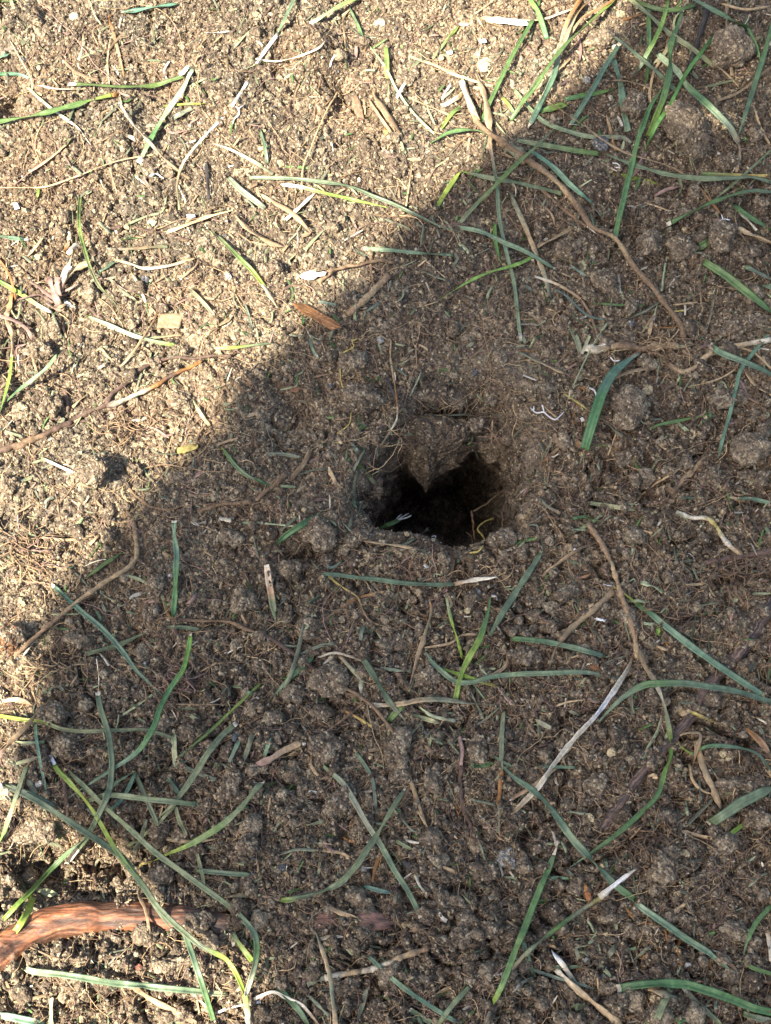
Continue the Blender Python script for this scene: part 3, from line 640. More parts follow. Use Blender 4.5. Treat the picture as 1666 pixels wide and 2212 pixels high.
TABLE2 = r"""
# ---- left, second row
B 01 -10,160;120,235;250,320;340,370 36 glpx a=1
> dry_leaf S 01 340,370;370,450;400,530 22 d
S 01 -10,10;60,120;90,220;100,290 20 oo a=3
S 01 80,240;60,330;40,400 40 os
B 01 560,390;700,445;850,510;1000,555;1130,575 32 pppl base=l4 a=2 | pale stem lying below and left of the square wood chip
B 01 1390,595;1500,595;1666,575;1776,563 26 plbb a=2 | slim green blade leaving the sun toward the shade below the orange dead leaf
S 01 1000,420;920,540;850,640;780,720 20 s a=3
S 01 950,535;1070,520;1180,510 20 ps
B 01 370,640;300,730;200,810;100,890;-10,985 30 gbg t e0=14 a=2 | green blade curling up from the left edge above the dark branching root
B 01 80,650;65,780;30,920;-5,1040 32 llg a=2
> dry_top S 01 35,385;80,520;80,655 34 s
R 01 -20,1265;150,1215;300,1150;430,1090;550,1020;690,970 52 rtrrr tp=.3 l=-.4 n=branching_root c=root | dark reddish-brown branching root coming in from the left edge
> side_root R 01 690,965;730,890;840,810;900,740;1000,690;1140,655;1250,665;1380,645;1500,650 30 rrr tp=.5 smooth l=1
> stripped_side_root R 01 690,975;790,940;900,890;1010,840;1100,780;1200,735;1310,680 38 rwworoo tp=.4 smooth l=1
> side_root R 01 430,1110;560,1070;650,1130;690,1200 18 r tp=.4
S 01 1255,930;1300,1020;1360,1100 28 ps
S 01 1185,810;1220,870 28 s
S 01 1150,1265;1215,1250;1282,1230 54 y n=straw_stub l=1 | yellow cut straw stub at the edge of the shade
B 01 265,1305;400,1370;570,1440 20 pxd t
B 01 1230,215;1310,290;1390,390 30 d
B 01 1440,1240;1520,1350;1600,1420;1690,1460 28 gb t
S 01 1395,1228;1470,1200;1545,1180 22 s
R 01 830,1500;900,1570;1000,1630;1100,1640;1250,1610;1310,1635 20 t
R 01 1220,1555;1400,1555;1600,1580 18 t
R 01 1290,1650;1450,1610;1620,1590 34 t tp=.1
S 01 740,20;850,50;940,80;1100,60;1270,10 28 pws a=2
B 01 640,110;690,80;740,40 36 b
S 01 690,150;780,130 26 d
S 01 850,100;900,190;945,300 22 pw
S 01 700,140;800,230;890,290 24 d
S 01 210,640;240,760 22 s
S 01 600,645;650,600;700,650;740,690 22 s T
S 01 500,780;560,755 28 p
S 01 640,722;700,700 32 ws
S 01 570,895;520,930;470,980 22 s
R 01 430,860;432,940;440,1010 38 r n=root_stub | short dark brown root stub above the dark branching root
S 01 -10,385;100,420;180,480;210,545 30 mm l=1
S 01 390,400;430,530 22 s
B 01 1590,310;1640,480 18 d
S 01 1400,460;1500,400 34 s
B 01 30,1135;160,1175 20 p
R 01 840,1340;900,1240;1010,1180 13 t
S 01 140,280;110,400;60,330 16 p
S 01 190,580;280,590 24 s
S 01 1180,140;1270,60;1290,20 18 t
R 01 980,140;1040,250;1090,330 16 t
R 01 560,280;600,360;680,420 30 r
S 01 0,860;60,810;130,760 20 s
S 01 1110,780;1200,740 20 o
R 01 160,1260;190,1300;185,1400 22 r
S 01 215,1285;245,1340 28 t
B 01 290,1640;300,1590;350,1560 24 d
# ---- middle, around and above the burrow
R 11 850,130;780,200;700,280;580,375 54 tst tp=.1 l=1 n=root_stub | frayed tan root stub slanting above the burrow
R 11 400,170;500,90;640,60;800,30;890,45 32 t a=3
R 11 470,110;600,60;650,-20 20 t
R 11 740,-20;745,120;760,180 30 t
R 11 640,80;690,140;760,185;850,390 11 t
R 11 650,535;620,555;625,590;560,630;540,700;550,830;590,900;610,1000;595,1090;520,1150 10 y smooth tp=.1 a=3 | thin yellow rootlet curling over the big clod beside the burrow
R 11 870,550;865,650;880,750;900,880;910,980;905,1060;860,1140;800,1230 15 ssows tp=.2 smooth a=4 | long pale rootlet hanging down to the burrow's upper left rim
S 11 835,780;870,860;910,945 28 k
R 11 1000,880;1050,940;1150,1020;1230,1030;1310,970 13 t smooth a=3 | tan rootlet bowed across the slot above the burrow
S 11 1075,1032;1200,1032;1400,1025 18 d a=1
S 11 1070,740;1030,830;990,910 16 d
S 11 355,1245;300,1350;215,1450 38 sst a=1 | tan straw piece rising to the right on dark soil left of the burrow
S 11 462,1368;490,1430;522,1492 34 sst a=1
B 11 650,1345;700,1400;762,1472 30 gp a=1
S 11 695,1255;660,1320;625,1390 26 d
B 11 610,1215;655,1270 28 d
S 11 60,1285;170,1285;280,1305 30 d
B 11 -10,1445;90,1500 28 g
B 11 150,1490;260,1495 18 b
S 11 250,1425;370,1385;490,1375 18 d
R 11 180,1420;90,1500;-10,1580 38 t
B 11 345,520;355,590;392,660 22 bp
S 11 1055,85;1150,130;1265,170 22 dp
S 11 1080,15;1150,80;1220,140 11 s
S 11 1530,190;1505,230;1490,275 24 p
B 11 710,355;800,300 18 d
B 11 400,295;515,318 24 d
B 11 300,380;295,450 18 g
S 11 490,380;535,430 22 g
S 11 465,550;490,480 30 d
S 11 1195,1148;1260,1135;1330,1118 48 d l=1
B 11 1035,1148;1130,1195 26 d
R 11 1370,1065;1440,1085;1550,1170;1590,1270;1650,1370 15 t tp=.1
R 11 1400,1659;1500,1590;1600,1510 13 t
S 11 1530,890;1470,975 18 d
S 11 1360,430;1280,520 16 d
S 11 1450,800;1475,840 20 w
S 11 650,1390;630,1500;650,1600 28 d
R 11 690,1450;705,1560;720,1640 12 t
R 11 735,1460;725,1560;760,1620 11 t
S 11 640,1640;620,1580 30 b
R 11 220,195;290,195;350,215 20 t
S 11 40,440;45,350 14 s
R 11 50,-10;60,100;55,170 22 t
S 11 -10,130;60,220;130,325 24 ws
R 11 1110,190;1160,310;1120,440 11 t
S 11 210,515;310,518 22 d
# ---- right, second row
B 21 1235,35;1350,110;1480,210;1600,310;1690,385 58 ggg a=4 | thick green blade falling to the right edge beside the rhizome
S 21 130,130;250,170;350,220;430,280;490,370;540,500;565,545 26 wstt a=1
B 21 260,215;340,260;430,350;500,395;580,410 20 d
B 21 495,305;700,318;855,320 18 g a=1
S 21 960,285;860,350;720,415 20 d a=2
S 21 940,350;880,420;815,520 28 ts t
S 21 900,380;870,540 30 s T
S 21 1666,543;1500,570;1350,600;1250,650;1180,715;1090,750;1000,700 48 wssst a=1 | long wide straw running level to the right edge
B 21 815,625;740,680;690,715;640,775;590,860;550,960;520,1050;490,1150;462,1250 74 sbbbgggg k=.33 a=6 r=.1 | broad glossy dark green blade standing right of the burrow
> dry_stalk S 21 825,615;760,665;700,720;650,800 26 s
B 21 860,1125;950,1095;1100,1065;1270,1028 32 ggl T a=2 | pointed green blade lying right of the broad glossy blade
R 21 470,597;580,602;700,580;850,600;950,582;1065,580 54 wsttss tp=.1 l=1 n=rhizome c=rhizome | knotty pale rhizome lying level right of and above the burrow
> split_end S 21 470,600;520,605;590,590 58 w l=1
B 21 1270,575;1350,630;1500,690;1600,735;1690,785 46 bb base=x3 a=8 | blue-green blade with a white cut end reaching the right edge
B 21 1650,505;1540,640;1470,740;1440,850;1400,1020;1360,1160;1325,1305 28 bb tip=p4 a=4 | thin dark blade leaning in from the right edge
S 21 325,890;420,950;500,1010;600,1080;680,1150;750,1185 22 yydd a=2 | thin yellowish stem with a rootlet beside the broad glossy blade
> rootlet R 21 750,1185;900,1190;980,1250;1080,1240;1130,1275;1320,1270 11 s smooth
S 21 610,430;540,530;470,660;390,835 18 p a=3
S 21 490,515;460,590;430,650 32 pw l=1
B 21 360,450;410,550;435,665 42 bd
S 21 40,620;150,680;325,758 38 ds a=1
S 21 870,725;750,750;640,790;590,775 30 s
R 21 1100,610;1180,680;1255,780 26 t
S 21 1130,850;1290,810;1380,770;1440,730 18 s
S 21 1455,805;1520,910;1595,950 38 mt
R 21 1255,1290;1180,1370;1100,1450;1025,1525 40 tst n=root_stub tp=-.1 | tan root stub lying on soil above the cream kinked root
R 21 1200,1320;1000,1420;850,1530;720,1659 17 s tp=.1
B 21 490,1600;620,1620;790,1645 32 bp
B 21 1440,1575;1540,1575;1690,1605 30 b base=p8
R 21 670,1100;655,1250;670,1400;700,1600 12 t
S 21 180,1335;240,1290;292,1240 28 os
S 21 610,1290;640,1210;672,1130 13 s
R 21 380,850;450,860;420,930;385,1100;420,1240 11 o
B 21 1300,550;1360,510;1422,475 26 d
B 21 1490,60;1580,110;1690,170 38 bd
B 21 1600,190;1690,200 42 b
S 21 1310,190;1450,215 20 s
B 21 1295,260;1275,370;1240,495 22 d
S 21 1490,720;1560,830;1690,910 30 s
S 21 1430,585;1545,620;1690,750 18 s
S 21 1535,590;1690,610 14 w
S 21 1030,315;1190,298 20 s
S 21 985,365;1115,350 16 y
B 21 1570,1190;1620,1160;1690,1125 32 b
R 21 900,460;1000,465;1090,450 14 o
R 21 1200,540;1190,450;1220,380;1210,230 14 s
R 21 1010,240;1020,170;1080,120 13 w
S 21 990,10;970,130;960,225 16 p
S 21 965,40;985,110 26 g
B 21 650,710;690,760 18 y
B 21 360,60;470,130 22 d
B 21 75,190;130,240 30 d
S 21 1300,865;1350,820;1385,880 24 p
B 21 1060,1080;1130,1135 26 p
S 21 880,1060;960,1055 24 d
S 21 170,1200;200,1275 26 d
R 21 20,610;90,620;160,605 12 o
S 21 260,1150;290,1220;345,1250 34 t
S 21 700,495;800,505 16 t
B 21 1080,1565;1170,1570 22 b
S 21 170,1580;230,1630;300,1670 26 ds
"""
TABLE3 = r"""
# ---- left, third row
B 02 1130,55;1140,200;1145,350;1140,500;1118,685 42 bbgg base=x5 a=1 e0=6 | upright green blade with a white cut tip left of the burrow
R 02 865,60;882,170;885,290;830,360;700,440;550,545;450,620;370,690;250,790;100,930 30 tssstt tp=.1 smooth a=4 n=dry_stalk c=stalk | long tan stalk bent at an elbow near the left edge
> side_shoot S 02 800,405;900,435;1000,490;1055,550;1080,640;1105,692 24 ppo
B 02 335,465;430,560;550,660;700,790;800,910;900,1040;1060,1195 36 bb base=x4 t a=5 | blue-green blade with white tip falling right across the elbow-bent stalk
B 02 555,920;700,885;800,850;942,785 38 bb a=1
B 02 535,445;650,360;795,258 34 g T
B 02 1243,785;1220,890;1180,1030;1100,1150;1040,1260;1000,1380;930,1510;850,1590;740,1659;600,1749;440,1856 34 llgggbbb base=x2 t a=9 | long S-curved green blade with a cut lime tip in the lower left
B 02 -20,1318;150,1345;280,1360;400,1405;550,1420;750,1415;950,1415;1125,1467 26 llbbbb a=5 | slender blade running level from the left edge under the S-curved blade
B 02 635,1165;650,1260;700,1420;720,1560;725,1659;705,1809;640,1960;570,2100;500,2190;430,2280 38 bbbbbbd base=w3 tip=w12 a=7 | long blue-green blade bending back left to a grey dry end
> hair S 02 637,1165;640,1080;625,950 8 w e1=6
B 02 1535,1365;1440,1450;1350,1560;1290,1659;1150,1859;1015,1995 40 bbbb base=w5 t a=5 | blue-green blade with a frayed fork at its upper end
B 02 1690,1110;1500,1290;1350,1430;1160,1592 18 lg a=3
S 02 -10,1590;60,1500;170,1390;342,1215 40 mss a=4 | smooth pale brown straw leaning at the left edge
S 02 -20,1232;120,1215;212,1255 38 ws T
B 02 225,1260;235,1450;270,1659;300,1810 20 b a=2
S 02 90,1490;180,1497;292,1490 24 p
S 02 105,1630;180,1610;258,1585 28 ps
B 02 1130,1420;1130,1530;1147,1664 42 bp
B 02 1560,1460;1480,1645 28 bd
S 02 780,1325;880,1260;990,1182 18 p
S 02 530,655;620,710;675,755 26 sw
S 02 330,660;430,662;540,655 20 p
B 02 1075,745;1180,748;1295,762 28 b
R 02 1110,690;1300,705;1480,710;1600,760;1736,808;1946,948;2066,1038;2216,1128;2306,1178;2426,1268;2506,1368;2606,1508;2636,1667;2676,1779;2726,1929;2776,2069;2875,2280 22 rttrrrtttssss tp=.0 a=3 smooth | very long thin tan root running from the white-tipped blade down the middle
R 02 820,980;900,1090;1000,1160;1080,1250 11 r
R 02 1200,1130;1320,1100;1430,1120 13 r
R 02 1010,710;1060,695;1130,690 14 r
S 02 1620,1270;1500,1250;1140,1245 12 s
S 02 1215,600;1280,530 34 m
B 02 660,590;690,660 24 d
S 02 310,170;450,180;620,145 22 s
S 02 580,210;640,150 26 s
S 02 -10,390;60,400 34 w
R 02 480,960;490,1060;450,1130 20 s
B 02 380,1120;420,1170 22 d
S 02 590,1140;690,1108 16 p
S 02 1640,1440;1570,1640 36 d
S 02 1420,40;1500,55 34 w
B 02 1560,70;1680,72 18 b
R 02 1030,1700;1090,1620;1180,1480 16 r
B 02 1600,1160;1640,1180 26 b
# ---- centre, under the burrow
B 12 110,218;200,140;310,70;425,-2 42 ggg t k=.2 a=2 | tapered green blade pointing up right toward the burrow's lower left
S 12 -10,68;130,80;245,92 15 p a=1
B 12 370,400;500,405;650,425;800,440;950,460;1150,470;1290,465 34 bbbbb k=.15 a=2 | long level blue-green blade under the burrow with a split dry tip
> dry_tip S 12 1280,466;1400,440;1490,430;1555,420 32 tww t l=1.5
B 12 65,340;80,460;100,580;112,650;122,725 46 wwsbbb t base=x8 a=1 e0=3 | short blade with a wide bleached fan end left of the burrow
S 12 560,70;640,150;700,182 22 d
S 12 650,175;780,200;900,215;1055,242 30 tss a=2 | flat brown straw lying along the burrow's lower lip
S 12 1113,108;1030,165;945,218 28 d a=2
B 12 930,45;880,70;790,115 36 gg a=1 | dark green blade with a frayed white end at the burrow mouth
> frayed_end S 12 915,50;960,20;985,8 14 x l=1
> frayed_end S 12 920,50;965,38;1000,22 10 x l=1
> frayed_end S 12 900,45;935,15 10 x l=1
R 12 1532,42;1470,65;1430,110;1460,150;1475,190;1440,250;1380,265 13 yy smooth tp=.1 l=2 a=3 | bright yellow curled rootlet at the burrow's lower right lip
R 12 1392,-10;1400,80;1412,180 15 to tp=.1 a=2
R 12 1590,-10;1590,100 13 t
R 12 1355,130;1390,160;1395,210 9 t smooth
B 12 1846,252;1756,400;1666,540;1600,640;1510,803 44 bb base=p3 a=3 | straight teal blade slanting below the burrow's right side
S 12 325,650;300,760;250,960;200,1100;165,1200 30 ddp a=3 | frayed pale grey blade strip left of the centre
> split_strand S 12 365,655;330,740;285,800 20 p
S 12 280,925;400,870;505,850 26 d
B 12 370,930;300,1000;230,1060;75,1225 32 gb t
S 12 540,930;590,990;655,1055;682,1060 36 sp
S 12 680,1050;675,1120;680,1185 32 pw
S 12 400,940;500,912;600,935;690,968 20 ws
B 12 690,955;750,1050;800,1140;860,1232;980,1375 46 bbd t a=3
S 12 730,1252;850,1250;960,1240;1050,1220;1200,1215;1400,1240;1560,1250 40 wssddd t a=2 | pale straw widening to its left end below the centre
B 12 1090,905;1140,980;1220,1050;1290,1100;1400,1105;1500,1075;1666,1050;1866,1046;2116,1040;2326,1078 36 bbbbbd k=.1 a=3 | long wavy blue-green blade sagging below the upright lime blade
B 12 1515,545;1490,680;1440,830;1370,950;1320,1060;1285,1225 42 gglll k=.35 a=6 | bright lime blade standing nearly upright below the burrow
> folded_tip S 12 1512,548;1540,545;1560,570 16 w
S 12 1225,545;1260,700;1300,830;1332,950 22 pll a=4
S 12 1110,545;1130,640;1090,790;1040,950;985,1142 36 ossm T a=2 | pinkish tan dead leaf strip left of the upright lime blade
S 12 1190,1010;1400,1080;1562,1130 32 lly a=2
> dry_tip S 12 1560,1130;1600,1180;1660,1245 32 m
R 12 460,415;560,490;650,550;690,640;740,710;840,750;880,850 13 yts smooth tp=.1 a=2 | thin pale rootlet zigzagging below the blade with the split tip
R 12 830,515;690,545;550,620;430,700;335,755 22 sott tp=.0 | orange-tan root forking below the blade with the split tip
R 12 800,410;880,530;910,600;1020,670;1180,715;1350,760;1440,800;1530,830 11 t
R 12 700,1230;550,1350;420,1450;360,1530;355,1680 17 t smooth a=2
S 12 568,1290;650,1330;742,1390 24 oy
B 12 990,1310;1090,1340;1200,1372 32 bp
B 12 850,1355;900,1300;950,1250 40 g
S 12 1050,1260;1100,1300;1160,1330;1290,1352 26 pd
S 12 975,1450;1050,1390;1080,1320 20 d
S 12 800,1010;900,1025;1005,1030 28 dp
S 12 890,1020;940,1080;985,1150 40 t
S 12 1030,1035;1010,1100;980,1165 24 p
S 12 1610,868;1622,980;1540,1050;1470,1070 30 ts l=1
S 12 1085,880;1250,850;1330,800;1430,790 20 s
S 12 1600,1290;1590,1400;1585,1560;1590,1680 38 pd a=2 | upright pale straw whose lower half is orange, right of the centre
> orange_half S 12 1590,1670;1575,1790;1562,1900 34 o
> split_end S 12 1570,1890;1568,1980;1562,2080 22 d
S 12 1310,1450;1330,1550;1318,1645 30 m
B 12 92,1455;40,1612 28 b T
S 12 -30,1650;70,1610;150,1560;285,1492 54 ms a=2 | broad frayed brown straw lower left of the centre
B 12 1666,1659;1560,1600;1500,1560 20 b
B 12 430,1645;560,1760;640,1890;720,2030;800,2150;880,2300;980,2460;1072,2640 38 bddbbb tip=w3 a=4 | long dull blade falling right through the cluster below centre
B 12 640,1560;700,1640;750,1740;772,1925 26 bd a=2
R 12 740,1480;790,1550;800,1660 12 t
S 12 1590,1250;1500,1330;1410,1390 18 d
S 12 1380,1160;1470,1340 20 d
S 12 1400,1110;1490,1230 16 b
B 12 690,740;670,830 26 d
S 12 810,735;720,780 18 b
S 12 1240,1480;1310,1570 16 d
B 12 400,310;480,360;560,310 18 d
S 12 400,310;470,360 24 s
S 12 620,0;600,90;560,130 22 d
S 12 770,65;720,140 22 t
B 12 960,640;985,580 16 b
S 12 150,120;260,30 34 d
S 12 1440,990;1490,1070;1510,1120 24 p
R 12 520,1120;540,1200;590,1260 13 t
R 12 350,1080;370,1000 14 o
B 12 1400,1640;1540,1630 40 g
S 12 1140,1410;1080,1470 16 d
# ---- right, third row
R 22 480,80;560,190;620,310;650,390;690,520;740,660;780,800;800,945 38 ttstts smooth tp=.15 a=2 n=grass_runner c=runner | long jointed runner falling from right of the burrow to a green tip
> lower_stem S 22 820,890;850,1000;920,1110;970,1240;1000,1370;1020,1500 36 sswpl l=2
> leaf_blade B 22 1015,1480;1012,1580;980,1670;935,1819;840,1929;700,2059;500,2209;360,2305 34 llgggb t a=4
> side_shoot S 22 1020,1400;1060,1490;1110,1540;1165,1572 22 yl
> sheath S 22 990,1420;1000,1500;1005,1560 44 p T
B 22 1155,1575;1250,1520;1400,1520;1560,1560;1640,1640;1700,1740 28 gbb a=4 | small arching blade at the lower right beside the runner
S 22 535,195;400,250;290,330;185,408 28 ts a=1
B 22 790,590;900,670;1010,760;1150,870;1300,980;1450,1080;1622,1192 46 gbbbb tip=p3 a=4 r=.1 | thick blue-green blade with a joint, right of the upright lime blade
> sheath_stem S 22 640,480;720,530;800,595 30 yl
> thin_tip S 22 578,468;650,482 12 x
B 22 545,1365;640,1260;750,1170;850,1120;950,1110;1100,1110;1250,1130;1450,1165;1690,1240 44 bbgbbb k=.3 a=13 | long green blade arching toward the right edge over the runner
S 22 645,510;540,610;430,700;330,800;270,880;225,1035 50 ssstd t a=1 | broad flat tan straw slanting left of the runner
B 22 -20,818;200,840;400,880;500,910;615,942 38 gbb tip=p6 a=2 | blue-green blade with pale cut tip crossing the flat tan straw
S 22 772,938;730,1030;640,1170;530,1320;400,1460;240,1659;160,1779;-10,1955 38 swxwwws k=.1 a=6 | long pale whitish straw slanting down left of the runner
S 22 970,1290;930,1420;860,1540;815,1659 22 p
S 22 270,1659;130,1770;-20,1860 34 st
R 22 1690,560;1550,780;1430,950;1280,1090;1160,1290;1040,1450;900,1600;780,1750;660,1930;575,2045 88 rrrrrr m=k tp=.15 l=-1.9 n=tree_root c=root | thick purple-brown root running diagonally from the right edge, partly buried
R 22 1690,250;1450,290;1340,310;1235,332 44 r tp=.3 n=tree_root c=root | purple-brown root tapering in from the right edge above the runner
R 22 1055,0;1150,35;1250,40;1310,90;1350,160;1400,220;1465,268 30 wwyws smooth tp=-.15 a=2 | pale cream root with a kink near the right edge
R 22 890,790;850,760;750,790;600,820;470,850;430,950;430,1050;500,1250 11 t smooth
S 22 1130,1285;1220,1325;1303,1358 26 y
> knob R 22 1065,1270;1100,1300;1135,1290 60 s tp=.5
S 22 1055,1455;1130,1430;1210,1440;1190,1530;1150,1680 44 sso T l=2
S 22 1495,1395;1580,1470;1670,1580 48 ot T
S 22 1180,1480;1230,1660;1290,1790;1342,1920 46 sss a=2 | straw stem falling past the small arching blade at lower right
S 22 380,400;430,425;508,400 28 mo T
R 22 -20,1530;70,1550;180,1510;280,1498 28 r
S 22 825,455;900,480;965,518 38 p
S 22 1110,470;1250,465 22 s
S 22 720,578;800,575;872,582 32 p
S 22 525,690;600,705 22 x
S 22 1300,292;1340,250;1400,230 22 s
R 22 1285,340;1420,440;1440,520;1495,605 30 t
B 22 375,42;485,25 22 g
B 22 325,165;420,110;500,70;570,10 22 b
S 22 760,1110;755,1200;772,1312 42 td
S 22 290,940;380,930 18 p
S 22 740,930;640,960;570,1000;540,1080;560,1140 14 d
S 22 490,740;530,790;572,850 18 d
S 22 265,1260;350,1230;450,1218 14 s
B 22 355,1285;430,1320 20 d
B 22 140,1350;240,1400 34 d
B 22 150,1648;400,1655 22 b
S 22 1420,780;1425,850 22 p
S 22 1040,230;1055,330 18 d
S 22 1150,345;1195,440 18 d
S 22 350,110;470,115 22 p
S 22 1190,610;1350,580 16 d
B 22 940,740;930,800 30 l
S 22 830,720;910,730 26 p
S 22 920,870;1000,895 26 s
R 22 985,800;1000,900 14 o
R 22 1010,540;985,640;1000,700 14 t
R 22 420,850;415,960;440,1100;380,1350 12 t
R 22 500,1340;510,1480;500,1640 16 t
R 22 60,1160;240,1078 14 s
B 22 610,1060;700,1080 18 d
R 22 300,1640;370,1530;440,1560;480,1650 12 s
S 22 1570,1330;1640,1370 16 w
S 22 1230,1390;1370,1480 14 d
S 22 1050,1235;1140,1240 24 d
"""
